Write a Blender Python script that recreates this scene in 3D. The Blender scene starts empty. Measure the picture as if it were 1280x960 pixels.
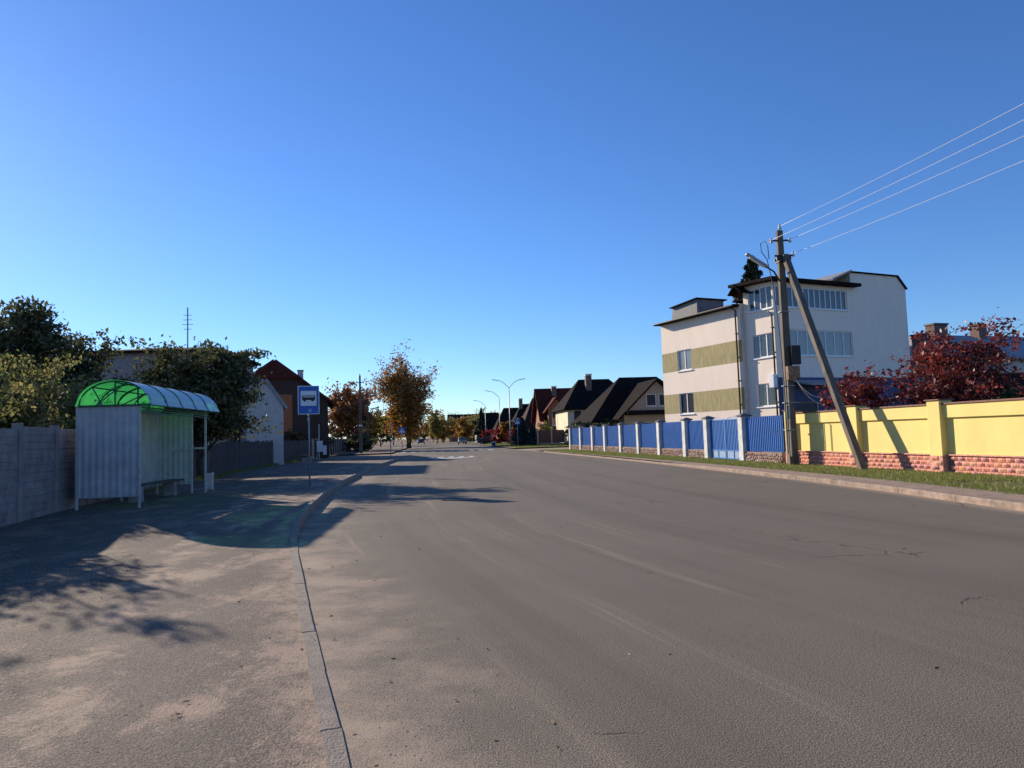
import bpy, bmesh, math, random
import numpy as np
from mathutils import Matrix, Vector
random.seed(7)
PI = math.pi
sc = bpy.context.scene
C = sc.collection

# ------------------------------------------------------------------ camera
FPX, CAMH = 900.0, 1.55
PITCH, ROLL = math.atan(64.2/FPX), -0.033
cam = bpy.data.objects.new('camera', bpy.data.cameras.new('camera'))
C.objects.link(cam)
cam.matrix_world = Matrix.Translation((0, 0, CAMH)) @ Matrix.Rotation(PI/2+PITCH, 4, 'X') @ Matrix.Rotation(ROLL, 4, 'Z')
cam.data.sensor_width = 36
cam.data.lens = 36*FPX/1280
cam.data.clip_start = 0.05
cam.data.clip_end = 6000
sc.camera = cam

# ------------------------------------------------------------------ sky, sun, exposure
SUN_AZ, SUN_EL = math.radians(-44.0), math.radians(20.0)
w = bpy.data.worlds.new('World'); sc.world = w; w.use_nodes = True
nt = w.node_tree
sky = nt.nodes.new('ShaderNodeTexSky'); sky.sky_type = 'NISHITA'; sky.sun_disc = False
sky.sun_elevation = SUN_EL; sky.sun_rotation = SUN_AZ
sky.air_density = 1.0; sky.dust_density = 0.08; sky.ozone_density = 7.0; sky.altitude = 150
bg = nt.nodes['Background']; bg.inputs['Strength'].default_value = 0.11
hs = nt.nodes.new('ShaderNodeHueSaturation'); hs.inputs['Saturation'].default_value = 1.05; hs.inputs['Hue'].default_value = 0.507
nt.links.new(sky.outputs[0], hs.inputs['Color']); nt.links.new(hs.outputs[0], bg.inputs['Color'])
sl = bpy.data.lights.new('sun', 'SUN'); sl.energy = 5.0; sl.angle = math.radians(0.55); sl.color = (1.0, 0.86, 0.69)
so = bpy.data.objects.new('sun', sl); C.objects.link(so)
sdir = Vector((math.sin(SUN_AZ)*math.cos(SUN_EL), math.cos(SUN_AZ)*math.cos(SUN_EL), math.sin(SUN_EL)))
so.rotation_euler = sdir.to_track_quat('Z', 'Y').to_euler(); so.location = (-30, 30, 40)
sc.view_settings.view_transform = 'Standard'; sc.view_settings.look = 'None'
sc.view_settings.gamma = 1; sc.view_settings.exposure = 0.58
sc.view_settings.use_curve_mapping = False

# ------------------------------------------------------------------ helpers
def mat(name, col, rough=0.8, var=0.12, scale=6.0, bump=0.0, bscale=60.0, metal=0.0, col2=None, stretch=None, spec=0.4):
    m = bpy.data.materials.new(name); m.use_nodes = True
    n = m.node_tree.nodes; l = m.node_tree.links
    p = n['Principled BSDF']; p.inputs['Roughness'].default_value = rough; p.inputs['Metallic'].default_value = metal
    p.inputs['Specular IOR Level'].default_value = spec
    tc = n.new('ShaderNodeTexCoord'); src = tc.outputs['Object']
    if stretch:
        mp = n.new('ShaderNodeMapping'); mp.inputs['Scale'].default_value = stretch
        l.new(src, mp.inputs['Vector']); src = mp.outputs[0]
    nz = n.new('ShaderNodeTexNoise'); nz.inputs['Scale'].default_value = scale; nz.inputs['Detail'].default_value = 6; nz.inputs['Roughness'].default_value = 0.65
    l.new(src, nz.inputs['Vector'])
    mx = n.new('ShaderNodeMix'); mx.data_type = 'RGBA'
    c2 = col2 or tuple(c*(1-var*2.2) for c in col)
    c1 = col if col2 else tuple(min(1, c*(1+var)) for c in col)
    rp = n.new('ShaderNodeMapRange'); rp.inputs[1].default_value = .32; rp.inputs[2].default_value = .68
    l.new(nz.outputs[0], rp.inputs[0]); l.new(rp.outputs[0], mx.inputs[0])
    mx.inputs[6].default_value = (*c1, 1); mx.inputs[7].default_value = (*c2, 1)
    l.new(mx.outputs[2], p.inputs['Base Color'])
    if bump:
        n2 = n.new('ShaderNodeTexNoise'); n2.inputs['Scale'].default_value = bscale; n2.inputs['Detail'].default_value = 4
        l.new(src, n2.inputs['Vector'])
        b = n.new('ShaderNodeBump'); b.inputs['Strength'].default_value = bump; b.inputs['Distance'].default_value = 0.02
        l.new(n2.outputs[0], b.inputs['Height']); l.new(b.outputs[0], p.inputs['Normal'])
    return m

def glass_mat(name, col=(0.03, 0.04, 0.05), rough=0.06):
    m = bpy.data.materials.new(name); m.use_nodes = True
    p = m.node_tree.nodes['Principled BSDF']; p.inputs['Base Color'].default_value = (*col, 1)
    p.inputs['Roughness'].default_value = rough; p.inputs['Specular IOR Level'].default_value = 0.8
    return m

def leaf_mat(name, cols, trans=0.35):
    m = bpy.data.materials.new(name); m.use_nodes = True
    n = m.node_tree.nodes; l = m.node_tree.links
    n.remove(n['Principled BSDF'])
    g = n.new('ShaderNodeNewGeometry'); r = n.new('ShaderNodeValToRGB'); r.color_ramp.interpolation = 'LINEAR'
    e = r.color_ramp.elements
    while len(e) < len(cols): e.new(0.5)
    for i, c in enumerate(cols): e[i].position = i/(len(cols)-1); e[i].color = (*c, 1)
    l.new(g.outputs['Random Per Island'], r.inputs[0])
    d = n.new('ShaderNodeBsdfDiffuse'); t = n.new('ShaderNodeBsdfTranslucent'); gl = n.new('ShaderNodeBsdfGlossy')
    gl.inputs['Roughness'].default_value = 0.45; gl.inputs['Color'].default_value = (.5, .5, .5, 1)
    mx = n.new('ShaderNodeMixShader'); mx.inputs[0].default_value = trans
    m2 = n.new('ShaderNodeMixShader'); m2.inputs[0].default_value = 0.06
    l.new(r.outputs[0], d.inputs[0]); l.new(r.outputs[0], t.inputs[0])
    l.new(d.outputs[0], mx.inputs[1]); l.new(t.outputs[0], mx.inputs[2])
    l.new(mx.outputs[0], m2.inputs[1]); l.new(gl.outputs[0], m2.inputs[2])
    l.new(m2.outputs[0], n['Material Output'].inputs[0])
    return m

class MB:
    def __init__(s): s.v = []; s.f = []; s.m = []
    def face(s, pts, mi=0):
        b = len(s.v); s.v += [tuple(p) for p in pts]; s.f.append(tuple(range(b, b+len(pts)))); s.m.append(mi); return s
    def poly(s, v, f, mi=0):
        b = len(s.v); s.v += [tuple(p) for p in v]
        for q in f: s.f.append(tuple(b+i for i in q)); s.m.append(mi)
        return s
    def box(s, x0, x1, y0, y1, z0, z1, mi=0):
        return s.poly([(x0,y0,z0),(x1,y0,z0),(x1,y1,z0),(x0,y1,z0),(x0,y0,z1),(x1,y0,z1),(x1,y1,z1),(x0,y1,z1)],
                      [(0,3,2,1),(4,5,6,7),(0,1,5,4),(1,2,6,5),(2,3,7,6),(3,0,4,7)], mi)
    def taper(s, cx, cy, z0, z1, a0, b0, a1, b1, mi=0):
        return s.poly([(cx-a0,cy-b0,z0),(cx+a0,cy-b0,z0),(cx+a0,cy+b0,z0),(cx-a0,cy+b0,z0),(cx-a1,cy-b1,z1),(cx+a1,cy-b1,z1),(cx+a1,cy+b1,z1),(cx-a1,cy+b1,z1)],
                      [(0,3,2,1),(4,5,6,7),(0,1,5,4),(1,2,6,5),(2,3,7,6),(3,0,4,7)], mi)
    def tube(s, pts, rad, n=8, mi=0, cap=True):
        pts = [Vector(p) for p in pts]
        if not isinstance(rad, (list, tuple)): rad = [rad]*len(pts)
        b = len(s.v)
        for i, p in enumerate(pts):
            t = (pts[min(i+1, len(pts)-1)]-pts[max(i-1, 0)]).normalized()
            a = Vector((0, 0, 1)) if abs(t.z) < .9 else Vector((1, 0, 0))
            u = t.cross(a).normalized(); v = t.cross(u)
            for k in range(n):
                q = p+(u*math.cos(2*PI*k/n)+v*math.sin(2*PI*k/n))*rad[i]; s.v.append(tuple(q))
        for i in range(len(pts)-1):
            for k in range(n):
                k2 = (k+1) % n
                s.f.append((b+i*n+k, b+i*n+k2, b+(i+1)*n+k2, b+(i+1)*n+k)); s.m.append(mi)
        if cap:
            s.f.append(tuple(b+k for k in range(n))); s.m.append(mi)
            s.f.append(tuple(b+(len(pts)-1)*n+k for k in reversed(range(n)))); s.m.append(mi)
        return s
    def beam(s, p, q, a, b=None, mi=0):          # square bar from p to q
        p = Vector(p); q = Vector(q); t = (q-p).normalized(); b = b or a
        up = Vector((0, 0, 1)) if abs(t.z) < .95 else Vector((0, 1, 0))
        u = t.cross(up).normalized()*a/2; v = u.cross(t).normalized()*b/2
        c = [p-u-v, p+u-v, p+u+v, p-u+v, q-u-v, q+u-v, q+u+v, q-u+v]
        return s.poly(c, [(0,3,2,1),(4,5,6,7),(0,1,5,4),(1,2,6,5),(2,3,7,6),(3,0,4,7)], mi)
    def slab(s, pts, t, mi=0):                   # polygon thickened along its normal (downwards)
        P = [Vector(p) for p in pts]; nrm = (P[1]-P[0]).cross(P[2]-P[0]).normalized()
        Q = [p-nrm*t for p in P]; n = len(P)
        return s.poly(P+Q, [tuple(range(n)), tuple(reversed(range(n, 2*n)))]+[(i, n+i, n+(i+1) % n, (i+1) % n) for i in range(n)], mi)
    def mesh(s, name, mats):
        me = bpy.data.meshes.new(name); me.from_pydata(s.v, [], s.f)
        for x in (mats if isinstance(mats, (list, tuple)) else [mats]): me.materials.append(x)
        if any(s.m): me.polygons.foreach_set('material_index', s.m)
        bm = bmesh.new(); bm.from_mesh(me); bmesh.ops.recalc_face_normals(bm, faces=bm.faces); bm.to_mesh(me); bm.free()
        return me
    def build(s, name, mats, parent=None, loc=(0,0,0), smooth=False, bevel=0, recalc=True):
        if recalc: me = s.mesh(name, mats)
        else:
            me = bpy.data.meshes.new(name); me.from_pydata(s.v, [], s.f)
            for x in (mats if isinstance(mats, (list, tuple)) else [mats]): me.materials.append(x)
            if any(s.m): me.polygons.foreach_set('material_index', s.m)
        if smooth: me.polygons.foreach_set('use_smooth', [True]*len(me.polygons))
        o = link(name, me, parent, loc)
        if bevel:
            md = o.modifiers.new('bevel', 'BEVEL'); md.width = bevel; md.segments = 2; md.limit_method = 'ANGLE'
        return o

def link(name, me, parent=None, loc=(0,0,0), rz=0):
    o = bpy.data.objects.new(name, me); C.objects.link(o); o.location = loc; o.rotation_euler = (0, 0, rz)
    if parent: o.parent = parent
    return o
def tag(o, label, cat, group=None):
    o['label'] = label; o['category'] = cat
    if group: o['group'] = group
    return o
def thing(name, label, cat, loc=(0,0,0), rz=0, group=None):
    return tag(link(name, None, None, loc, rz), label, cat, group)
def struct(o, label=None):
    o['kind'] = 'structure'
    if label: o['label'] = label
    return o
def npmesh(name, V, F, m, smooth=False):
    me = bpy.data.meshes.new(name); n = len(F); k = F.shape[1]
    me.vertices.add(len(V)); me.vertices.foreach_set('co', V.astype(np.float32).ravel())
    me.loops.add(n*k); me.loops.foreach_set('vertex_index', F.astype(np.int32).ravel())
    me.polygons.add(n); me.polygons.foreach_set('loop_start', np.arange(0, n*k, k, dtype=np.int32))
    if smooth: me.polygons.foreach_set('use_smooth', np.ones(n, dtype=bool))
    me.materials.append(m); me.update(calc_edges=True); return me
def interp(x, P): return float(np.interp(x, [p[0] for p in P], [p[1] for p in P]))

# ------------------------------------------------------------------ materials
M = {}
M['white_metal'] = mat('white_metal', (.62, .62, .62), .5, .08, 3)
M['zinc'] = mat('zinc', (.46, .45, .46), .6, .12, 2.5, .05, 20)
M['green_metal'] = mat('green_metal', (.03, .12, .08), .5, .1)
M['pale_post'] = mat('pale_post', (.5, .5, .48), .55, .15)
M['dark_metal'] = mat('dark_metal', (.03, .03, .035), .5, .15)
M['grey_metal'] = mat('grey_metal', (.3, .31, .33), .45, .1, metal=.3)
M['blue_sheet'] = mat('blue_sheet', (.04, .185, .52), .42, .07, 2)
M['pale_blue'] = mat('pale_blue', (.22, .33, .5), .5, .1)
M['pillar'] = mat('pillar', (.58, .58, .56), .85, .14, 3, .2, 30)
M['pillar_cap'] = mat('pillar_cap', (.13, .13, .14), .8, .2)
M['yellow'] = mat('yellow', (.80, .655, .235), .9, .04, 1.3, .15, 40, stretch=(1, 1, .55))
M['coping'] = mat('coping', (.22, .11, .08), .8, .2)
M['brick'] = mat('brick', (.70, .35, .26), .9, .2, 8, .6, 30)
M['mortar'] = mat('mortar', (.3, .2, .17), .95, .2)
M['rubble'] = mat('rubble', (.36, .28, .23), .9, .35, 7, .5, 20)
M['concrete'] = mat('concrete', (.3, .285, .26), .92, .18, 5, .4, 40)
M['pole_concrete'] = mat('pole_concrete', (.15, .125, .10), .92, .22, 4, .4, 40, stretch=(1, 1, .3))
M['fence_concrete'] = mat('fence_concrete', (.28, .255, .26), .92, .18, 2.2, .35, 35)
M['kerb'] = mat('kerb', (.31, .26, .21), .95, .25, 7, .7, 70, col2=(.19, .16, .135))
M['kerb_right'] = mat('kerb_right', (.31, .235, .185), .92, .2, 4, .5, 60)
M['stucco'] = mat('stucco', (.88, .755, .635), .92, .03, 1.2, .25, 25, stretch=(1.4, 1.4, .5))
M['olive'] = mat('olive', (.42, .36, .18), .92, .14, 2.5, .25, 25, stretch=(2.5, 2.5, .5))
M['lower_wall_blue'] = mat('lower_wall_blue', (.06, .09, .19), .85, .1)
M['pvc'] = mat('pvc', (.78, .78, .78), .4, .03)
M['glass'] = glass_mat('glass', (.05, .06, .075))
M['curtain'] = glass_mat('curtain', (.22, .24, .25), .12)
M['roof_dark'] = mat('roof_dark', (.020, .016, .015), .95, .25, 3, .4, 12, spec=.05)
M['roof_red'] = mat('roof_red', (.10, .026, .018), .9, .2, 3, .5, 12, spec=.08)
M['roof_brown'] = mat('roof_brown', (.05, .025, .02), .9, .2, 3, .4, 12, spec=.08)
M['roof_grey'] = mat('roof_grey', (.30, .30, .31), .6, .15, 3)
M['slate'] = mat('slate', (.19, .19, .2), .7, .1)
M['cream'] = mat('cream', (.72, .64, .45), .9, .07)
M['grey_wall'] = mat('grey_wall', (.28, .26, .27), .9, .12)
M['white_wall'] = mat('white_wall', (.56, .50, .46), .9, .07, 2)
M['beige'] = mat('beige', (.45, .38, .28), .9, .1)
M['orange_brick'] = mat('orange_brick', (.28, .115, .06), .9, .15, 10)
M['dark_wood'] = mat('dark_wood', (.05, .032, .028), .85, .25, 5, .3, 30, stretch=(4, 4, .5))
M['wood_grey'] = mat('wood_grey', (.10, .085, .08), .9, .3, 4, .4, 25, stretch=(5, 5, .6))
M['brown_fence'] = mat('brown_fence', (.14, .065, .055), .7, .12)
M['chimney'] = mat('chimney', (.2, .13, .11), .9, .25, 8)
M['bark'] = mat('bark', (.06, .045, .035), .95, .3, 8, .8, 20, stretch=(1, 1, .3))
M['white_paint'] = mat('white_paint', (.62, .61, .58), .8, .35, 4)
M['sign_blue'] = mat('sign_blue', (.012, .10, .42), .4, .04)
M['sign_white'] = mat('sign_white', (.72, .72, .72), .45, .03)
M['black'] = mat('black', (.012, .012, .014), .5, .1)
M['wire'] = mat('wire', (.6, .62, .66), .7, .05)
M['porcelain'] = mat('porcelain', (.6, .6, .58), .2, .05)
M['rust'] = mat('rust', (.32, .2, .13), .8, .4, 10)
M['tyre'] = mat('tyre', (.015, .015, .015), .9, .1)
M['paint_car'] = mat('paint_car', (.03, .035, .045), .25, .05, metal=.3)
M['paint_car2'] = mat('paint_car2', (.25, .26, .27), .25, .05, metal=.4)
M['lamp_glass'] = glass_mat('lamp_glass', (.6, .6, .57), .2)

def green_roof_mat():
    m = bpy.data.materials.new('green_polycarbonate'); m.use_nodes = True
    n = m.node_tree.nodes; l = m.node_tree.links; n.remove(n['Principled BSDF'])
    tc = n.new('ShaderNodeTexCoord'); nz = n.new('ShaderNodeTexNoise'); nz.inputs['Scale'].default_value = 3; nz.inputs['Detail'].default_value = 5; l.new(tc.outputs['Object'], nz.inputs['Vector'])
    cr = n.new('ShaderNodeMix'); cr.data_type = 'RGBA'; cr.inputs[6].default_value = (.015, .16, .04, 1); cr.inputs[7].default_value = (.06, .50, .12, 1); l.new(nz.outputs[0], cr.inputs[0])
    t = n.new('ShaderNodeBsdfTranslucent'); l.new(cr.outputs[2], t.inputs[0])
    tr = n.new('ShaderNodeBsdfTransparent'); tr.inputs[0].default_value = (.05, .30, .10, 1)
    g = n.new('ShaderNodeBsdfGlossy'); g.inputs['Roughness'].default_value = .3; g.inputs[0].default_value = (.9, .93, .93, 1)
    d = n.new('ShaderNodeBsdfDiffuse'); d.inputs[0].default_value = (.42, .5, .5, 1)
    a = n.new('ShaderNodeMixShader'); a.inputs[0].default_value = .3
    l.new(t.outputs[0], a.inputs[1]); l.new(tr.outputs[0], a.inputs[2])
    lw = n.new('ShaderNodeLayerWeight'); pw = n.new('ShaderNodeMath'); pw.operation = 'POWER'; pw.inputs[1].default_value = 1.3; l.new(lw.outputs['Facing'], pw.inputs[0])
    f = n.new('ShaderNodeMapRange'); f.inputs[3].default_value = .10; f.inputs[4].default_value = .85; l.new(pw.outputs[0], f.inputs[0])
    ge = n.new('ShaderNodeNewGeometry'); iv = n.new('ShaderNodeMapRange'); iv.inputs[3].default_value = 1; iv.inputs[4].default_value = .12; l.new(ge.outputs['Backfacing'], iv.inputs[0])
    mu = n.new('ShaderNodeMath'); mu.operation = 'MULTIPLY'; l.new(f.outputs[0], mu.inputs[0]); l.new(iv.outputs[0], mu.inputs[1])
    c = n.new('ShaderNodeMixShader'); c.inputs[0].default_value = .45; l.new(g.outputs[0], c.inputs[1]); l.new(d.outputs[0], c.inputs[2])
    b = n.new('ShaderNodeMixShader'); l.new(mu.outputs[0], b.inputs[0]); l.new(a.outputs[0], b.inputs[1]); l.new(c.outputs[0], b.inputs[2])
    l.new(b.outputs[0], n['Material Output'].inputs[0]); return m
M['green_roof'] = green_roof_mat()

def ground_mat(name, base, base2, dust, mode):
    """asphalt with aggregate, wear, drifting sand and cracks; attribute 'edge' = metres from the kerb"""
    m = bpy.data.materials.new(name); m.use_nodes = True
    n = m.node_tree.nodes; l = m.node_tree.links; p = n['Principled BSDF']
    p.inputs['Roughness'].default_value = .86; p.inputs['Specular IOR Level'].default_value = .15
    tc = n.new('ShaderNodeTexCoord')
    def noise(scale, det=6, rough=.6, st=None, rot=0):
        z = n.new('ShaderNodeTexNoise'); z.inputs['Scale'].default_value = scale; z.inputs['Detail'].default_value = det; z.inputs['Roughness'].default_value = rough
        if st:
            mp = n.new('ShaderNodeMapping'); mp.inputs['Scale'].default_value = st; mp.inputs['Rotation'].default_value = (0, 0, rot)
            l.new(tc.outputs['Object'], mp.inputs[0]); l.new(mp.outputs[0], z.inputs['Vector'])
        else: l.new(tc.outputs['Object'], z.inputs['Vector'])
        return z.outputs[0]
    def rng(v, a, b, c=0, d=1):
        r = n.new('ShaderNodeMapRange'); r.inputs[1].default_value = a; r.inputs[2].default_value = b; r.inputs[3].default_value = c; r.inputs[4].default_value = d
        l.new(v, r.inputs[0]); return r.outputs[0]
    def mth(op, a, b):
        q = n.new('ShaderNodeMath'); q.operation = op
        for i, x in enumerate((a, b)):
            if isinstance(x, (int, float)): q.inputs[i].default_value = x
            else: l.new(x, q.inputs[i])
        return q.outputs[0]
    def mix(f, a, b):
        q = n.new('ShaderNodeMix'); q.data_type = 'RGBA'; l.new(f, q.inputs[0]) if not isinstance(f, float) else None
        for i, x in ((6, a), (7, b)):
            if isinstance(x, tuple): q.inputs[i].default_value = (*x, 1)
            else: l.new(x, q.inputs[i])
        return q.outputs[2]
    at = n.new('ShaderNodeAttribute'); at.attribute_name = 'edge'; edge = at.outputs['Fac']
    ar = n.new('ShaderNodeAttribute'); ar.attribute_name = 'edge_r'; edger = ar.outputs['Fac']
    sep = n.new('ShaderNodeSeparateXYZ'); l.new(tc.outputs['Object'], sep.inputs[0])
    def lane(scale, ys, det=4):                    # noise drawn out along the street
        cb = n.new('ShaderNodeCombineXYZ'); l.new(edge, cb.inputs[0]); l.new(mth('MULTIPLY', sep.outputs[1], ys), cb.inputs[1])
        z = n.new('ShaderNodeTexNoise'); z.inputs['Scale'].default_value = scale; z.inputs['Detail'].default_value = det; z.inputs['Roughness'].default_value = .65
        l.new(cb.outputs[0], z.inputs['Vector']); return z.outputs[0]
    big = rng(noise(.55, 5), .35, .65)
    col = mix(big, base, base2)
    fine = noise(110, 2, .6); med = noise(38, 3, .7)
    col = mix(mth('MULTIPLY', rng(fine, .48, .68), .75), col, tuple(min(1, c*2.5) for c in base))
    col = mix(mth('MULTIPLY', rng(fine, .50, .34), .75), col, tuple(c*.4 for c in base))
    col = mix(mth('MULTIPLY', rng(med, .52, .72), .5), col, tuple(c*.5 for c in base))
    gmix = mth('ADD', mth('MULTIPLY', mth('SUBTRACT', fine, .5), 1.1), mth('MULTIPLY', mth('SUBTRACT', med, .5), .8))
    def dusty(mask):                               # sand lies between the grains
        return rng(mth('ADD', mask, mth('MULTIPLY', gmix, .9)), .3, .85)
    if mode == 'road':
        near = rng(mth('ADD', edge, mth('MULTIPLY', mth('SUBTRACT', noise(.9, 5), .5), 1.6)), .0, 2.1, .95, 0)
        strk = mth('MULTIPLY', rng(lane(1.3, .05), .46, .66, 0, .62), rng(edge, 10.5, 2.5, .2, 1))
        gut = rng(edger, .0, .7, .8, 0)
        m0 = mth('MAXIMUM', mth('MULTIPLY', near, rng(noise(1.4, 6, .7), .3, .62, .25, 1)), mth('MAXIMUM', strk, gut))
        col = mix(mth('MULTIPLY', dusty(m0), .75), col, dust)
        dark = rng(lane(.9, .03, 4), .48, .66, 0, .42); col = mix(dark, col, tuple(c*.6 for c in base))
        stain = rng(noise(1.3, 3, .5), .69, .78, 0, .4); col = mix(stain, col, tuple(c*.5 for c in base))
        h = mth('ADD', mth('MULTIPLY', fine, .8), mth('MULTIPLY', med, .5)); bs = .55
    else:
        lim = mth('ADD', edge, mth('MULTIPLY', mth('SUBTRACT', noise(.7, 6, .65), .5), 2.0))
        gravel = rng(lim, 1.75, 1.95)
        col = mix(mth('MULTIPLY', gravel, .7), col, tuple(c*1.15 for c in base2))
        sand = mth('MULTIPLY', rng(noise(.9, 10, .74, (1.5, 1.0, 1), .5), .44, .60), .85)
        near = mth('MULTIPLY', rng(edge, .0, .7, 1, 0), rng(noise(2.5, 6, .7), .3, .55))
        seam = mth('MULTIPLY', rng(mth('ABSOLUTE', mth('SUBTRACT', lim, 1.7), 0), .0, .4, 1, 0), rng(noise(1.2, 6, .7), .4, .6))
        m0 = mth('MAXIMUM', sand, mth('MAXIMUM', near, seam))
        col = mix(mth('MULTIPLY', dusty(m0), .72), col, dust)
        v2 = n.new('ShaderNodeTexVoronoi'); v2.inputs['Scale'].default_value = 36; l.new(tc.outputs['Object'], v2.inputs['Vector'])
        peb = mth('MULTIPLY', rng(v2.outputs['Distance'], .0, .4, 1, 0), gravel)
        pc = n.new('ShaderNodeSeparateColor'); l.new(v2.outputs['Color'], pc.inputs[0])
        col = mix(mth('MULTIPLY', mth('MULTIPLY', peb, rng(pc.outputs[0], .55, .9)), .8), col, (.38, .33, .29))
        col = mix(mth('MULTIPLY', mth('MULTIPLY', rng(v2.outputs['Distance'], .38, .6), gravel), .6), col, tuple(c*.4 for c in base))
        h = mth('ADD', mth('ADD', mth('MULTIPLY', fine, .8), mth('MULTIPLY', peb, 1.6)), mth('MULTIPLY', med, .9)); bs = 1.0
    # cracks
    vc = n.new('ShaderNodeTexVoronoi'); vc.feature = 'DISTANCE_TO_EDGE'; vc.inputs['Scale'].default_value = .42
    wv = n.new('ShaderNodeVectorMath'); wv.operation = 'ADD'; l.new(tc.outputs['Object'], wv.inputs[0])
    nn = n.new('ShaderNodeTexNoise'); nn.inputs['Scale'].default_value = 1.6; nn.inputs['Detail'].default_value = 5; l.new(tc.outputs['Object'], nn.inputs['Vector'])
    sc_ = n.new('ShaderNodeVectorMath'); sc_.operation = 'SCALE'; sc_.inputs['Scale'].default_value = 1.1; l.new(nn.outputs['Color'], sc_.inputs[0]); l.new(sc_.outputs[0], wv.inputs[1])
    l.new(wv.outputs[0], vc.inputs['Vector'])
    cr = mth('MULTIPLY', rng(vc.outputs['Distance'], .002, .009, 1, 0), rng(noise(.35, 3), .57, .61))
    col = mix(mth('MULTIPLY', cr, .8), col, tuple(c*.35 for c in base))
    h = mth('SUBTRACT', h, mth('MULTIPLY', cr, 1.2))
    b = n.new('ShaderNodeBump'); b.inputs['Strength'].default_value = bs; b.inputs['Distance'].default_value = .012
    l.new(h, b.inputs['Height']); l.new(b.outputs[0], p.inputs['Normal']); l.new(col, p.inputs['Base Color'])
    return m
M['road'] = ground_mat('road_asphalt', (.150, .128, .098), (.175, .150, .115), (.46, .35, .25), 'road')
M['pavement'] = ground_mat('pavement_asphalt', (.125, .103, .083), (.19, .155, .122), (.48, .355, .255), 'walk')
M['pebble'] = mat('pebble', (.34, .28, .23), .9, .3, 25)
M['soil'] = mat('soil', (.16, .12, .085), .95, .25, 1.5, .6, 20)
M['sandy'] = mat('sandy', (.38, .265, .19), .95, .2, 3, .6, 40, col2=(.2, .15, .115))
M['turf'] = mat('turf', (.07, .085, .025), .95, .2, 1.2, .5, 30, col2=(.15, .115, .07))
M['grass'] = leaf_mat('grass', [(.10, .16, .025), (.16, .21, .035), (.23, .25, .06), (.30, .25, .10)], .4)

# ------------------------------------------------------------------ street layout (metres; camera stands at 0,0)
KL = [(-8,2.6),(-3,1.1),(0,.25),(3.54,-.82),(4.82,-1.27),(7.22,-2.08),(10.36,-3.12),(12.34,-3.72),(15.3,-4.38),(19.3,-5.10),(26.1,-6.12),(33.6,-6.95),(45,-7.95),(60,-9.0)]
KLF = KL+[(74,-12.6),(116,-17.0),(250,-36),(420,-60)]
KR = [(-8,9.6),(5,8.9),(12.1,8.5),(16.8,8.4),(20.8,8.15),(25.9,7.6),(31.5,7.0),(41,5.9),(56.8,3.6),(64,2.6)]
KRF = KR+[(90,-1.2),(116,-4.6),(250,-22.5),(420,-45)]
def XL(y): return interp(y, KLF)
def XR(y): return interp(y, KRF)
FL = [(-8,-5.6),(0,-7.1),(13.8,-9.85),(17.1,-10.75),(24,-12.2),(29.3,-13.3),(36,-14.4),(62.4,-17.6),(80,-20.0),(300,-55)]
def XF(y): return interp(y, FL)
def XW(y): return 16.87-.2*y            # yellow wall line
def XB(y): return 15.03-.1416*y         # blue fence line
def walk_z(y): return interp(y, [(11.2,.006),(13.6,.13),(30,.13),(32,.06),(34,.06),(36,.13),(60,.13)])

def strip(name, ys, fl, fr, fz, ncol, m, parent=None, edge='l'):
    V, F, E = [], [], []
    for y in ys:
        a, b = fl(y), fr(y)
        for k in range(ncol+1):
            t = k/ncol; V.append((a+(b-a)*t, y, fz(y, t))); E.append((b-a)*t if edge == 'l' else (b-a)*(1-t))
    for i in range(len(ys)-1):
        for k in range(ncol):
            q = i*(ncol+1)+k; F.append((q, q+1, q+ncol+2, q+ncol+1))
    me = bpy.data.meshes.new(name); me.from_pydata(V, [], F); me.materials.append(m)
    at = me.attributes.new('edge', 'FLOAT', 'POINT'); at.data.foreach_set('value', E)
    at = me.attributes.new('edge_r', 'FLOAT', 'POINT'); at.data.foreach_set('value', [abs(fr(v[1])-v[0]) for v in V])
    me.polygons.foreach_set('use_smooth', [True]*len(F))
    return link(name, me, parent)
def frange(a, b, s): return list(np.arange(a, b+1e-6, s))

g = MB(); g.face([(-2500,-300,-.03),(2500,-300,-.03),(2500,3500,-.03),(-2500,3500,-.03)])
struct(g.build('ground', M['soil'], recalc=False))
road = struct(strip('road', frange(-8, 64, 1)+frange(66, 420, 6), lambda y: XL(y)-.04, XR, lambda y, t: 0.0, 14, M['road']))
walkL = struct(strip('pavement_left', frange(-8, 60, .6), lambda y: XF(y)-.25, lambda y: XL(y)-.06, lambda y, t: walk_z(y), 10, M['pavement'], edge='r'))
struct(strip('pavement_far_left', frange(76, 300, 8), lambda y: XF(y)-.25, lambda y: XL(y)-.17, lambda y, t: .13, 4, M['pavement'], edge='r'))
g = MB(); g.face([(-60,68,-.006),(-8,59.6,-.006),(-11,76,-.006),(-60,86,-.006)])
s = g.build('side_street_left', M['pavement'], recalc=False); struct(s)
g = MB(); g.face([(2,64,-.006),(60,78,-.006),(60,88,-.006),(-1.5,81,-.006)])
struct(g.build('side_street_right', M['road'], recalc=False))
vy = frange(-8, 29, 1)+frange(30, 70, 1)
def wallX(y): return XW(y) if y < 29 else XB(y)
struct(strip('verge_right', vy, lambda y: XR(y)+.12, lambda y: wallX(y)+.1, lambda y, t: .10-.06*t, 8, M['turf']))
struct(strip('verge_dust_strip', frange(-8, 66, 1), lambda y: XR(y)+.10, lambda y: XR(y)+interp(y, [(0,1.25),(20,1.1),(28,.95),(34,.7),(45,.3),(60,.25)]), lambda y, t: .108+.008*t, 2, M['sandy'], edge='r'))
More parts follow.
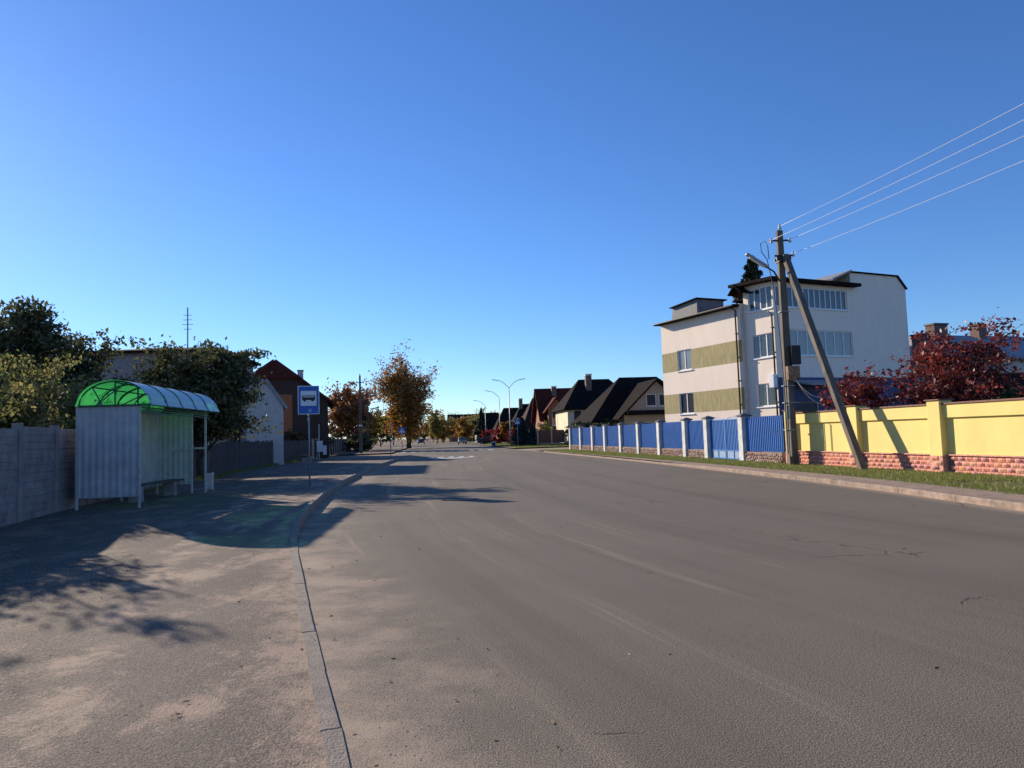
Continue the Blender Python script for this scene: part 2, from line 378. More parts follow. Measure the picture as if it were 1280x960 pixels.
struct(strip('lawn_far', frange(83, 150, 3), lambda y: XR(y)+.6, lambda y: XR(y)+interp(y, [(83,22),(100,15),(150,8)]), lambda y, t: .10, 4, M['turf']))
struct(strip('lawn_kerb_strip', frange(82.4, 160, 2), lambda y: XR(y), lambda y: XR(y)+.62, lambda y, t: .12, 1, M['kerb_right']))

def kerb(name, label, path, y0, y1, step, zf, mt, side):
    root = struct(link(name, None, None, (path(y0), y0, 0)), label)
    y = y0; i = 0
    while y < y1:
        yb = min(y+step, y1); a = Vector((path(y), y, 0)); b = Vector((path(yb), yb, 0)); d = (b-a).normalized(); nrm = Vector((d.y, -d.x, 0))*side
        g = MB(); gap = .004
        z = zf((y+yb)/2)+random.uniform(-.004, .004); jit = random.uniform(-.004, .004)
        p = a+d*gap+nrm*jit; q = b-d*gap+nrm*jit; wv = nrm*.105
        zt0, zt1 = zf(y), zf(yb); zt0 += z-zf((y+yb)/2); zt1 += z-zf((y+yb)/2)
        ch = nrm*.025
        sec = lambda c, zt: [c+Vector((0,0,-.06)), c+Vector((0,0,zt-min(.03, zt*.5))), c+ch*min(1, zt*7)+Vector((0,0,zt)), c+wv+Vector((0,0,zt)), c+wv+Vector((0,0,-.06))]
        A = sec(p, zt0); B = sec(q, zt1); n = 5
        g.poly([v-root.location for v in A+B], [tuple(range(n)), tuple(reversed(range(n, 2*n)))]+[(k, n+k, n+(k+1) % n, (k+1) % n) for k in range(n)])
        g.build('kerb_stone', mt, root); y = yb; i += 1
    return root
def kz(y): return interp(y, [(-8,.012),(11.4,.014),(13.2,.17),(30,.17),(31.5,.05),(34,.05),(35.2,.17),(60,.17)])
kerb('kerb_left', 'worn concrete kerb along the left edge of the road beside the bus stop', XL, -2, 60, 1.0, kz, M['kerb'], -1)
kerb('kerb_right', 'pinkish concrete kerb below the grass verge on the right', XR, 6, 64, 1.0, lambda y: interp(y, [(6,.13),(27,.125),(33,.08),(40,.06),(64,.07)]), M['kerb_right'], 1)

# zebra crossing painted on the far road, and its advance dashes
def marks(name, label, y, y2, n, wd, off):
    root = struct(link(name, None, None, (XL(y), y, 0)), label)
    for i in range(n):
        x = off+i*wd*2; g = MB(); k = (XL(y2)-XL(y))
        g.face([(x,0,.004),(x+wd,0,.004),(x+wd+k,y2-y,.004),(x+k,y2-y,.004)]); g.build('painted_stripe', M['white_paint'], root, recalc=False)
marks('zebra_crossing', 'white zebra crossing stripes on the road past the junction', 80.5, 85, 10, .55, .6)
marks('give_way_dashes', 'short white painted dashes on the road before the junction', 56, 58.5, 5, .4, 2.0)
g = MB(); g.face([(0,0,.004),(4.0,.3,.004),(2.4,-2.0,.004),(.8,-2.1,.004)])
struct(g.build('painted_road_mark', M['white_paint'], None, (-6.6, 55, 0), recalc=False))

# ------------------------------------------------------------------ foliage
def quads(P, size, rng, flat=0.0):
    n = len(P)
    a = rng.normal(size=(n, 3)); a[:, 2] *= (1-flat); a /= np.linalg.norm(a, axis=1)[:, None]
    b = rng.normal(size=(n, 3)); b -= (a*b).sum(1)[:, None]*a; b /= np.linalg.norm(b, axis=1)[:, None]
    s = (size*rng.uniform(.55, 1.3, n))[:, None]
    V = np.stack([P-a*s, P+b*s*.55-a*s*.1, P+a*s, P-b*s*.55-a*s*.1], 1).reshape(-1, 3)
    return V, np.arange(4*n).reshape(-1, 4)

def tree(name, label, cat, x, y, top, zb, r, lm, n, leaf, seed, trunk_r=.16, K=18, group=None, ry=None, lean=(0,0), z0=0, spread=.12, shape=1.0, multi=1, twigs=9, bare=0.0):
    rng = np.random.default_rng(seed); ry = ry or r
    root = thing(name, label, cat, (x, y, z0), 0, group)
    top -= z0; zb -= z0
    hz = (top-zb)/2; zc = zb+hz
    g = MB(); twp = []
    wts = rng.uniform(.35, 1.6, K)
    for s in range(multi):
        off = Vector((rng.normal()*.25*(multi > 1), rng.normal()*.25*(multi > 1), 0))
        th = zc+hz*.45; pts = [off*.4+Vector((lean[0]*t+math.sin(t*5+seed)*.05*r*t, lean[1]*t+math.cos(t*4+seed)*.05*r*t, -.1+th*t))+off*t*2.5 for t in (0, .06, .2, .4, .6, .8, 1)]
        g.tube(pts, [trunk_r*1.35, trunk_r, trunk_r*.85, trunk_r*.7, trunk_r*.5, trunk_r*.32, trunk_r*.1], 8)
    for k in range(K):
        d = rng.normal(size=3); d /= np.linalg.norm(d); d *= rng.uniform(.15, 1)**.45*.88
        if shape != 1.0:
            hh = (d[2]+1)/2; f = (1-hh)**.5*shape+(1-shape)*.4 if shape < 1 else 1
        tx = Vector((d[0]*r+lean[0], d[1]*ry+lean[1], zc+d[2]*hz))
        if shape < 1: tx.x *= 1-(1-shape)*max(0, (tx.z-zb)/(2*hz)); tx.y *= 1-(1-shape)*max(0, (tx.z-zb)/(2*hz))
        t0 = np.clip((tx.z-hz*.7)/(zc+hz*.45), .12, .85)*rng.uniform(.6, 1)
        s0 = Vector((lean[0]*t0, lean[1]*t0, -.1+(zc+hz*.45)*t0))
        mid = s0.lerp(tx, .5)+Vector((0, 0, .12*hz))+Vector(rng.normal(size=3)*.06*r)
        lp = []
        for t in (0, .25, .5, .75, 1):
            lp.append((s0*(1-t)**2+mid*2*t*(1-t)+tx*t*t))
        r0 = trunk_r*rng.uniform(.28, .45)
        g.tube(lp, [r0, r0*.8, r0*.55, r0*.35, r0*.15], 5)
        for j in range(twigs):
            t = rng.uniform(.35, 1); i0 = min(int(t*4), 3); sp = lp[i0].lerp(lp[i0+1], t*4-i0)
            e = sp+Vector(rng.normal(size=3)*np.array([r, ry, hz*.8])*.24)+Vector((0, 0, .08*hz))
            g.tube([sp, sp.lerp(e, .5)+Vector(rng.normal(size=3)*.03*r), e], [r0*.22+.004, r0*.14+.003, .003], 3, cap=False)
            twp.append((sp, e, wts[k]*(rng.uniform(0, 1) > bare)))
    g.build('trunk', M['bark'], root, recalc=False, smooth=True)
    W = np.array([t[2] for t in twp])+1e-9; W /= W.sum(); idx = rng.choice(len(twp), n, p=W)
    A = np.array([t[0] for t in twp]); B = np.array([t[1] for t in twp])
    u = rng.uniform(.1, 1.03, n)[:, None]
    P = A[idx]*(1-u)+B[idx]*u+rng.normal(size=(n, 3))*np.array([r, ry, hz*.8])*spread*.55
    P[:, 2] = np.maximum(P[:, 2], .08)
    V, F = quads(P, leaf, rng)
    link('crown', npmesh('crown', V, F, lm), root)
    return root

def conifer(name, label, x, y, h, r, lm, n, leaf, seed, zb=.3, z0=0, group=None):
    rng = np.random.default_rng(seed); root = thing(name, label, 'conifer', (x, y, z0), 0, group)
    g = MB(); g.tube([(0,0,-.1),(0,0,h*.5),(0,0,h*.98)], [h*.014+.03, h*.009+.02, .01], 7); P = []
    nb = 90; per = n//nb
    for i in range(nb):
        t = (i+.5)/nb; z = zb+(h-zb)*t**.9; L = r*(1-t)**.85*rng.uniform(.7, 1.12)+.03; a = i*2.4+rng.normal()*.2
        e = Vector((math.cos(a)*L, math.sin(a)*L, z-L*.18+rng.normal()*.04)); g.tube([(0, 0, z), e], [.02, .004], 3, cap=False)
        u = rng.uniform(.05, 1.05, per)[:, None]; q = np.array([0, 0, z])*(1-u)+np.array(e)*u
        P.append(q+rng.normal(size=(per, 3))*np.array([.13*L+.05, .13*L+.05, .06*L+.06]))
    g.build('trunk', M['bark'], root, recalc=False)
    P = np.concatenate(P); P[:, 2] = np.maximum(P[:, 2], .05); V, F = quads(P, leaf, rng); link('crown', npmesh('crown', V, F, lm), root)
    return root

LM = {}
LM['dark'] = leaf_mat('leaf_dark_green', [(.035, .045, .022), (.065, .08, .03), (.10, .105, .042), (.15, .12, .055)], .42)
LM['olive'] = leaf_mat('leaf_olive', [(.08, .11, .03), (.15, .17, .05), (.24, .22, .075), (.32, .25, .10)], .5)
LM['rust'] = leaf_mat('leaf_rust', [(.17, .06, .02), (.29, .12, .04), (.36, .17, .065), (.13, .09, .04)], .42)
LM['amber'] = leaf_mat('leaf_amber', [(.14, .075, .016), (.30, .14, .024), (.42, .20, .03), (.16, .12, .035)], .45)
LM['yellow'] = leaf_mat('leaf_yellow', [(.14, .13, .02), (.30, .23, .03), (.40, .28, .04), (.10, .11, .03)], .4)
LM['red'] = leaf_mat('leaf_crimson', [(.09, .018, .015), (.19, .030, .026), (.28, .045, .035), (.14, .055, .03)], .45)
LM['scarlet'] = leaf_mat('leaf_scarlet', [(.16, .012, .014), (.30, .02, .025), (.2, .05, .03)], .4)
LM['needle'] = leaf_mat('needle', [(.012, .022, .014), (.022, .038, .02), (.035, .05, .028)], .1)
LM['blueneedle'] = leaf_mat('needle_blue', [(.02, .035, .035), (.035, .055, .055)], .1)
LM['brown'] = leaf_mat('leaf_fallen', [(.12, .05, .02), (.2, .09, .03), (.08, .04, .025)], .1)

# left yards
tree('apple_tree', 'tall dark leafy tree behind the hedge at the far left', 'tree', -21.6, 32.5, 8.6, 1.8, 3.7, LM['dark'], 34000, .115, 11, .22, 40)
tree('overgrown_shrub', 'olive green shrub overhanging the concrete fence at the left edge', 'shrub', -14.9, 21.0, 5.0, .5, 2.4, LM['olive'], 30000, .06, 12, .08, 26, multi=3, group='shrubs behind the concrete fence')
tree('overgrown_shrub', 'tall olive shrub right behind the bus shelter', 'shrub', -14.6, 24.6, 4.4, .3, 2.2, LM['olive'], 24000, .065, 13, .08, 24, multi=3, group='shrubs behind the concrete fence')
tree('overgrown_shrub', 'sparse shrub leaning over the concrete fence at the very left edge', 'shrub', -11.2, 14.2, 4.5, 1.5, 1.7, LM['olive'], 4200, .06, 14, .08, 16, multi=3, group='shrubs behind the concrete fence')
tree('overgrown_shrub', 'dim shrub in the gap behind the bus shelter back wall', 'shrub', -14.2, 27.0, 3.9, .1, 1.9, LM['dark'], 14000, .07, 15, .08, 18, multi=3, group='shrubs behind the concrete fence')
tree('rust_shrub', 'small rust brown shrub above the bus shelter roof', 'shrub', -16.6, 30, 4.6, 1.2, 1.5, LM['rust'], 7000, .08, 16, .07, 14, multi=2)
tree('apple_tree', 'rounded dark tree with forked trunk right of the bus shelter', 'tree', -13.5, 31.0, 6.2, 1.8, 3.4, LM['dark'], 36000, .095, 17, .2, 32, lean=(-.2, 0))
# left street
tree('maple_tree', 'red brown tree behind the utility poles', 'tree', -22.5, 98, 10.8, 2.5, 4.4, LM['rust'], 9000, .24, 18, .25, 20, spread=.14)
tree('linden_tree', 'tall amber tree thinning at the top beside the junction', 'tree', -16.9, 116, 16.4, 2.4, 6.2, LM['amber'], 25000, .2, 121, .38, 38, shape=.85, spread=.12, twigs=12)
tree('linden_tree', 'low yellow tree between the left utility poles and the tall amber tree', 'tree', -21.5, 108, 6.2, 1.0, 2.4, LM['yellow'], 4000, .2, 20, .15, 14)
for i, (px, yy, tp, r, k, lab) in enumerate([
        (545, 190, 10.5, 3.2, 'yellow', 'slim yellow tree at the far end of the street'),
        (577, 172, 7.2, 3.4, 'amber', 'low orange brown tree right of the far road'),
        (560, 240, 9.0, 4.5, 'olive', 'greenish tree far behind the orange brown tree'),
        (596, 215, 10.5, 4.0, 'olive', 'olive tree in front of the farthest roofs'),
        (528, 290, 9.0, 5.0, 'rust', 'hazy brown tree closing the end of the road'),
        (512, 260, 9.0, 5.0, 'olive', 'green tree behind the tall amber tree'),
        (474, 150, 8.0, 4.0, 'dark', 'dark tree behind the second utility pole'),
        (633, 128, 4.4, 1.7, 'amber', 'small orange tree behind the double street lamp'),
        (552, 215, 8.5, 3.6, 'amber', 'orange tree just right of the slim yellow tree'),
        (586, 230, 9.5, 3.6, 'yellow', 'yellow tree between the far roofs'),
        (570, 300, 12.0, 6.0, 'olive', 'broad greenish tree on the skyline at the street end'),
        (540, 330, 12.0, 6.5, 'amber', 'broad orange tree on the skyline at the street end'),
        (610, 260, 10.5, 4.5, 'rust', 'brown tree behind the farthest dark roof'),
        (518, 340, 11.0, 6.0, 'yellow', 'yellow tree on the skyline left of the far road'),
        (655, 150, 5.0, 2.2, 'olive', 'olive tree between the brown roofed house and the double lamp'),
        (490, 175, 9.0, 4.0, 'amber', 'orange tree glimpsed behind the tall amber tree')]):
    tree('street_tree', lab, 'tree', (px-640)/900*yy, yy, tp, .8, r, LM[k], 3500, .26, 30+i, .16, 14, group='trees far down the street')
for i, (px, yy, tp, r, lab) in enumerate([
        (606, 140, 3.0, 1.7, 'crimson bush farthest along the right side of the street'),
        (621, 130, 3.6, 1.9, 'bright red bush in the middle of the red row'),
        (640, 122, 3.3, 1.5, 'red bush right behind the double lamp post')]):
    tree('red_bush', lab, 'bush', (px-640)/900*yy, yy, tp, .2, r, LM['scarlet'], 2500, .16, 50+i, .06, 12, multi=2, group='red bushes by the far lawn')
tree('clipped_bush', 'dark evergreen bush at the far end of the blue fence', 'bush', 6.9, 77, 3.0, .1, 2.2, LM['needle'], 6000, .13, 60, .06, 14, multi=3)
tree('clipped_bush', 'dark evergreen bush in front of the cream house', 'bush', 9.8, 78, 2.9, .1, 1.9, LM['needle'], 5000, .13, 61, .06, 14, multi=3)
tree('clipped_bush', 'olive shrub in front of the red roofed house', 'bush', 4.9, 106, 3.6, .3, 2.0, LM['olive'], 4000, .15, 62, .06, 14, multi=2)
conifer('blue_spruce', 'bluish spruce on the far lawn right of the double lamp', 1.2, 101, 3.9, 1.9, LM['blueneedle'], 7000, .14, 63, .1)
conifer('blue_spruce', 'smaller bluish spruce beside the brown fence', 2.7, 100, 2.8, 1.3, LM['blueneedle'], 4000, .13, 64, .1)
conifer('spruce', 'dark pointed spruce rising behind the white building', 20.9, 61, 16.0, 5.0, LM['needle'], 26000, .22, 65, 1.0)
conifer('far_spruce', 'narrow dark spruce among the far roofs', -9.0, 205, 9.5, 2.2, LM['needle'], 3500, .25, 66, .3)
# right garden
tree('red_plum_tree', 'large crimson tree behind the yellow wall', 'tree', 15.7, 25.4, 5.6, 1.1, 2.9, LM['red'], 8500, .085, 70, .11, 22, multi=2, spread=.13, group='crimson trees behind the yellow wall')
tree('red_plum_tree', 'smaller loose crimson tree beside the leaning brace', 'tree', 13.5, 27.4, 4.0, 1.0, 1.8, LM['red'], 4200, .08, 71, .08, 18, multi=2, spread=.12, group='crimson trees behind the yellow wall')
tree('dark_shrub', 'dark green shrub under the crimson tree at the right edge', 'shrub', 17.0, 24.3, 3.0, .3, 1.7, LM['dark'], 7000, .07, 72, .07, 16, multi=3)
# dark hedge behind left far fence
for i, yy in enumerate((68, 73, 78)):
    tree('hedge_bush', ['dark hedge bush left of the utility poles', 'dark hedge bush in the middle behind the far plank fence', 'dark hedge bush nearest the first utility pole'][i], 'bush', XF(yy)-1.5, yy, 3.4, .1, 2.6, LM['dark'], 5000, .13, 80+i, .07, 14, multi=3, group='dark hedge behind the far fence')
for i, (xx, yy, tp) in enumerate(((-19.6, 92, 3.0), (-21.0, 100, 3.2))):
    tree('hedge_bush', ['low dark bush just past the utility poles', 'low dark bush under the red brown tree'][i], 'bush', xx, yy, tp, .1, 2.2, LM['dark'], 4000, .14, 84+i, .07, 12, multi=3, group='dark hedge behind the far fence')

# grass blades
def grass(name, label, pts, hmin, hmax, wdt, seed):
    rng = np.random.default_rng(seed); P = np.array(pts); n = len(P)
    a = rng.uniform(0, 2*PI, n); h = rng.uniform(hmin, hmax, n); ln = rng.normal(size=(n, 2))*.45*h[:, None]
    dx = np.stack([np.cos(a), np.sin(a), np.zeros(n)], 1)*wdt
    V = np.stack([P-dx, P+dx, P+np.stack([ln[:, 0], ln[:, 1], h], 1)], 1).reshape(-1, 3)
    o = link(name, npmesh(name, V, np.arange(3*n).reshape(-1, 3), M['grass'])); o['kind'] = 'stuff'; o['label'] = label; o['category'] = 'grass'
rng = np.random.default_rng(5)
pts = []
while len(pts) < 95000:
    y = 12+56*rng.uniform()**1.5; t = rng.uniform(); a = XR(y)+interp(y, [(0,1.1),(20,.95),(28,.85),(34,.65),(45,.3),(60,.25)]); b = wallX(y)
    if math.sin(y*1.7+t*4)+math.sin(y*.63+1)+math.sin(y*4.1-t*7)*.7 < -.9 and .15 < t < .8 and rng.uniform() < .85: continue
    if t < .12 and rng.uniform() < .6: continue
    pts.append((a+(b-a)*t, y, .10-.06*t))
grass('verge_grass', 'short green grass on the verge below the fences', pts, .03, .10, .007, 6)
pts = []
for i in range(30000):
    y = 83+50*rng.uniform(); pts.append((XR(y)+.7+rng.uniform()*interp(y, [(83,21),(100,14),(150,8)]), y, .1))
grass('lawn_grass', 'short mown grass on the far lawn by the street lamp', pts, .05, .14, .03, 7)
pts = [(XF(y)+rng.normal()*.12+.25, y, walk_z(y)) for y in rng.uniform(23, 60, 4000)]
grass('fence_weeds', 'dry weeds along the foot of the plank fence', pts, .04, .22, .01, 8)

# ------------------------------------------------------------------ left: concrete panel fence
def along(f, y0, y1, step):
    ys = [y0]
    while ys[-1] < y1-.01: ys.append(ys[-1]+step)
    return ys
cf = thing('concrete_fence', 'grey precast concrete panel fence at the left edge', 'fence', (XF(4), 4, 0))
L0 = Vector((XF(4), 4, 0))
for i, y in enumerate(along(XF, 4.4, 26, 2.05)):
    a = Vector((XF(y), y, 0)); b = Vector((XF(y+2.05), y+2.05, 0)); d = (b-a).normalized(); ang = math.atan2(d.y, d.x)
    z0 = walk_z(y)-.05
    g = MB(); g.box(-.08, .08, -.08, .08, 0, 2.05); o = g.build('fence_post', M['fence_concrete'], cf, bevel=.012); o.location = a-L0+Vector((0, 0, z0)); o.rotation_euler.z = ang
    for k in range(4):
        g = MB(); ll = (b-a).length
        g.box(.06, ll-.06, -.03, .03, k*.495, .4955+k*.495); 
        for q in range(3): g.box(.1, ll-.1, -.042, -.029, .03+k*.495+q*.15, .172+k*.495+q*.15)
        o = g.build('fence_slab', M['fence_concrete'], cf, bevel=.008); o.location = a-L0+Vector((0, 0, z0)); o.rotation_euler.z = ang

# ------------------------------------------------------------------ bus shelter
SA = math.atan2(1, -.09)-PI/2
sh = thing('bus_shelter', 'grey corrugated bus shelter with arched green translucent roof', 'bus shelter', (-10.35, 17.1, .10), SA)
LEN = 4.7
def corr(g, p0, ux, length, z0, z1, pitch=.15, amp=.006):
    n = int(length/pitch*4); ux = Vector(ux).normalized(); nr = Vector((ux.y, -ux.x, 0)); pr = []
    for i in range(n+1):
        t = i*length/n; ph = i % 4; o = amp if ph in (0, 1) else -amp
        pr.append(Vector(p0)+ux*t+nr*o)
    th = nr*.003
    for i in range(n):
        a, b = pr[i], pr[i+1]
        for s in (1, -1):
            g.face([(a.x+th.x*s, a.y+th.y*s, z0), (b.x+th.x*s, b.y+th.y*s, z0), (b.x+th.x*s, b.y+th.y*s, z1), (a.x+th.x*s, a.y+th.y*s, z1)])
    return g
corr(MB(), (.02, -.03, 0), (1, 0, 0), 1.38, .3, 2.46).build('side_panel', M['zinc'], sh, recalc=False)
corr(MB(), (.02, .05, 0), (0, 1, 0), LEN-.1, .32, 2.44).build('back_panel', M['zinc'], sh, recalc=False)
corr(MB(), (.04, LEN, 0), (1, 0, 0), .95, .3, 2.44).build('far_panel', M['zinc'], sh, recalc=False)
for px, py, m in ((0, 0, 'pale_post'), (1.42, 0, 'pale_post'), (0, LEN/2, 'pale_post'), (0, LEN, 'pale_post'), (1.02, LEN, 'pale_post'), (1.42, LEN, 'pale_post')):
    g = MB(); g.box(px-.025, px+.025, py-.025, py+.025, -.08, 2.47); g.build('post', M[m], sh)
# roof frame: arches and purlins
AX0, AX1, ZS, RISE = .08, 1.72, 2.47, .58
def arc(t): return Vector((AX0+(AX1-AX0)*(.5-.5*math.cos(PI*t)), 0, ZS+RISE*math.sin(PI*t)))
g = MB()
for xx in (AX0, AX1): g.beam((xx, -.12, ZS), (xx, LEN+.15, ZS), .05)
for yy in (-.06, LEN+.06): g.beam((AX0, yy, ZS), (AX1, yy, ZS), .045)
for t in (.3, .5, .7): a = arc(t); g.beam(a+Vector((0, -.1, -.03)), a+Vector((0, LEN+.12, -.03)), .03)
g.build('roof_beam', M['green_metal'], sh)
for i in range(6):
    yy = -.1+i*(LEN+.2)/5; g = MB(); g.tube([arc(t/14)+Vector((0, yy, 0)) for t in range(15)], .02, 6); rb = g.build('roof_arch', M['green_metal'], sh)
for yy in (-.1, LEN+.1):
    g = MB()
    for a, b in ((.5, .5), (.72, .72)):
        p = arc(a); g.beam((p.x, yy, ZS), p+Vector((0, yy, 0)), .028)
    for a, q in ((.28, .72), (.6, .45), (.84, 1.05)):
        p = arc(a); g.beam((q if a != .28 else .62, yy, ZS), p+Vector((0, yy, 0)), .024)
    g.build('gable_brace', M['green_metal'], sh)
for i in range(5):
    y0 = -.22+i*(LEN+.44)/5; y1 = y0+(LEN+.44)/5-.006; g = MB(); N = 20
    A = [arc(t/N)+Vector((0, 0, .024)) for t in range(N+1)]
    A[0].x -= .03; A[0].z -= .03; A[-1].x += .06; A[-1].z -= .03
    for k in range(N): g.face([A[k]+Vector((0, y0, 0)), A[k+1]+Vector((0, y0, 0)), A[k+1]+Vector((0, y1, 0)), A[k]+Vector((0, y1, 0))])
    rs_ = g.build('roof_sheet', M['green_roof'], sh, recalc=False, smooth=True)
    if i < 4: MB().tube([q+Vector((0, y1+.003, .006)) for q in A], .014, 5).build('cover_strip', M['green_metal'], rs_)
for k in range(3):
    g = MB(); g.box(1.46, 1.52, .02, LEN, 2.28+k*.06, 2.305+k*.06); g.build('trim_rail', M['green_metal'], sh)
g = MB(); g.box(.05, 1.4, LEN-.03, LEN+.03, 1.35, 1.4); g.build('cross_rail', M['pale_post'], sh)
bn = thing('shelter_bench', 'dark wooden bench on concrete blocks inside the bus shelter', 'bench', (-10.15, 18.6, .12), SA)
for k in range(3): g = MB(); g.box(.1+k*.13, .21+k*.13, 0, 3.2, .42, .46); g.build('seat_plank', M['wood_grey'], bn, bevel=.006)
for yy in (.3, 2.6): g = MB(); g.taper(.28, yy, 0, .42, .17, .1, .15, .08); g.build('leg', M['concrete'], bn, bevel=.02)
# litter bin by the far post
lb = thing('litter_bin', 'pale concrete litter bin beside the far post of the shelter', 'litter bin', (-9.75, 23.1, .13), SA)
g = MB(); g.taper(0, 0, 0, .55, .1, .1, .12, .12); g.build('bin_body', M['pale_post'], lb, bevel=.02)
g = MB(); g.taper(0, 0, .55, .59, .1, .1, .09, .09); g.build('bin_liner', M['black'], lb)
g = MB(); g.box(-.14, .14, -.14, .14, -.02, .03); g.build('foot_slab', M['concrete'], lb)

# ------------------------------------------------------------------ bus stop sign
bs = thing('bus_stop_sign', 'blue and white bus stop sign on a thin grey post', 'bus stop sign', (-6.72, 23.7, .12), math.radians(16))
g = MB(); g.tube([(0, 0, -.1), (0, 0, 3.2)], .03, 10); g.build('post', M['grey_metal'], bs, smooth=True)
g = MB(); g.box(-.34, .34, -.05, -.035, 2.34, 3.28); bd = g.build('sign_board', M['sign_white'], bs, bevel=.006)
g = MB(); g.box(-.315, .315, -.056, -.0505, 2.365, 3.255); g.build('blue_field', M['sign_blue'], bd)
g = MB(); g.box(-.25, .25, -.062, -.0565, 2.62, 3.11); g.build('white_field', M['sign_white'], bd)
g = MB()                                           # bus pictogram
g.poly([(x, yy, z) for yy in (-.0685, -.0625) for x, z in ((-.2, 2.81), (.2, 2.81), (.21, 2.86), (.2, 2.96), (-.19, 2.96), (-.21, 2.93))],
       [(0,1,2,3,4,5), (11,10,9,8,7,6)]+[(k, 6+k, 6+(k+1) % 6, (k+1) % 6) for k in range(6)])
for cx in (-.125, .125):
    g.poly([(cx+.045*math.cos(a*PI/6), yy, 2.805+.045*math.sin(a*PI/6)) for yy in (-.068, -.063) for a in range(12)], [tuple(range(12)), tuple(range(23, 11, -1))]+[(k, 12+k, 12+(k+1) % 12, (k+1) % 12) for k in range(12)])
g.build('bus_symbol', M['black'], bd)
g = MB()
for k in range(5): g.box(-.165+k*.07, -.115+k*.07, -.072, -.069, 2.895, 2.935)
g.build('bus_symbol_windows', M['sign_white'], bd)
g = MB(); g.box(-.02, .09, -.062, -.0565, 2.41, 2.52); g.build('small_plate', M['pale_blue'], bd)
g = MB(); g.box(-.06, .06, -.045, .05, 2.42, 2.47); g.box(-.06, .06, -.045, .05, 3.1, 3.15); g.build('clamp', M['grey_metal'], bs)

# ------------------------------------------------------------------ plank fence and far fence on the left
pf = thing('plank_fence', 'weathered dark plank fence along the left pavement', 'fence', (XF(24.5), 24.5, 0)); P0 = Vector((XF(24.5), 24.5, 0))
g = MB(); g.box(-.075, .075, -.012, .012, 0, 1.0); plank = g.mesh('plank', M['wood_grey'])
g = MB(); g.box(-.05, .05, -.05, .05, 0, 1.75); ppost = g.mesh('post', M['wood_grey'])
y = 26.2; i = 0
while y < 62:
    o = link('plank', plank, pf, Vector((XF(y)+random.uniform(-.01, .01), y, walk_z(y)))-P0, math.radians(98)+random.uniform(-.03, .03))
    o.scale = (random.uniform(.85, 1.1), 1, random.uniform(1.5, 1.62)); o.rotation_euler.y = random.uniform(-.012, .012)
    if i % 12 == 0: link('post', ppost, pf, Vector((XF(y)-.1, y, 0))-P0)
    y += .205; i += 1
for z in (.5, 1.35):
    g = MB()
    for a in range(26, 62, 2): g.beam(Vector((XF(a)-.05, a, z+walk_z(a)))-P0, Vector((XF(a+2)-.05, a+2, z+walk_z(a+2)))-P0, .04, .08)
    g.build('rail', M['wood_grey'], pf)
ff = thing('dark_sheet_fence', 'dark brown sheet fence further along the left side', 'fence', (XF(64), 64, 0)); P0 = Vector((XF(64), 64, 0))
for i in range(19):
    y = 64+i*2.4; a = Vector((XF(y), y, 0)); b = Vector((XF(y+2.4), y+2.4, 0)); d = (b-a).normalized()
    g = MB(); corr(g, a-P0+d*.05, d, 2.3, .15, 1.75, .2); g.build('fence_sheet', M['dark_wood'], ff, recalc=False)
    g = MB(); g.box(-.09, .09, -.09, .09, 0, 1.85); g.build('fence_post', M['concrete'], ff, loc=a-P0)
# white notice on post, low bench
nb = thing('notice_board', 'small white board on a thin post by the plank fence', 'notice board', (-16.0, 60, .12), .15)
g = MB(); g.tube([(-.18, 0, 0), (-.18, 0, 2.9)], .045, 8); g.build('post', M['pale_post'], nb)
g = MB(); g.box(-.36, .12, -.09, -.05, .6, 1.5); g.build('board', M['sign_white'], nb, bevel=.01)
g = MB(); g.box(.13, .42, -.12, -.02, .35, 1.1); g.build('leaflet_box', M['sign_white'], nb, bevel=.02)
lbn = thing('low_bench', 'low dark bench in front of the plank fence', 'bench', (-15.2, 53, .12), math.radians(98))
g = MB(); g.box(-1.5, 1.5, -.22, .22, .4, .47); g.build('seat', M['dark_wood'], lbn, bevel=.01)
for xx in (-1.2, 1.2): g = MB(); g.box(xx-.1, xx+.1, -.18, .18, 0, .4); g.build('leg', M['concrete'], lbn, bevel=.01)

# ------------------------------------------------------------------ poles, lamps, signs
def utility_pole(label, x, y, h, group=None):
    t = thing('utility_pole', label, 'utility pole', (x, y, 0), 0, group)
    g = MB(); g.taper(0, 0, -.1, h, .16, .14, .085, .085); g.build('shaft', M['pole_concrete'], t, bevel=.015)
    g = MB(); g.beam((-.45, 0, h-.8), (.45, 0, h-.8), .08); g.build('crossarm', M['dark_metal'], t)
    for sx in (-.4, .4): g = MB(); g.tube([(sx, 0, h-.76), (sx, 0, h-.6)], [.05, .035], 8); g.build('insulator', M['porcelain'], t)
    g = MB(); g.tube([(0, 0, h), (0, 0, h+.22)], [.05, .04], 8); g.build('insulator', M['porcelain'], t)
    return t
up = utility_pole('concrete utility pole beside the far dark fence, left side', -17.0, 80.3, 8.8, 'utility poles on the left')
g = MB(); g.box(-.22, .22, -.17, -.155, 3.1, 3.3); g.build('small_plate', M['sign_white'], up)
utility_pole('second utility pole partly hidden by the red brown tree', -19.8, 98, 8.4, 'utility poles on the left')

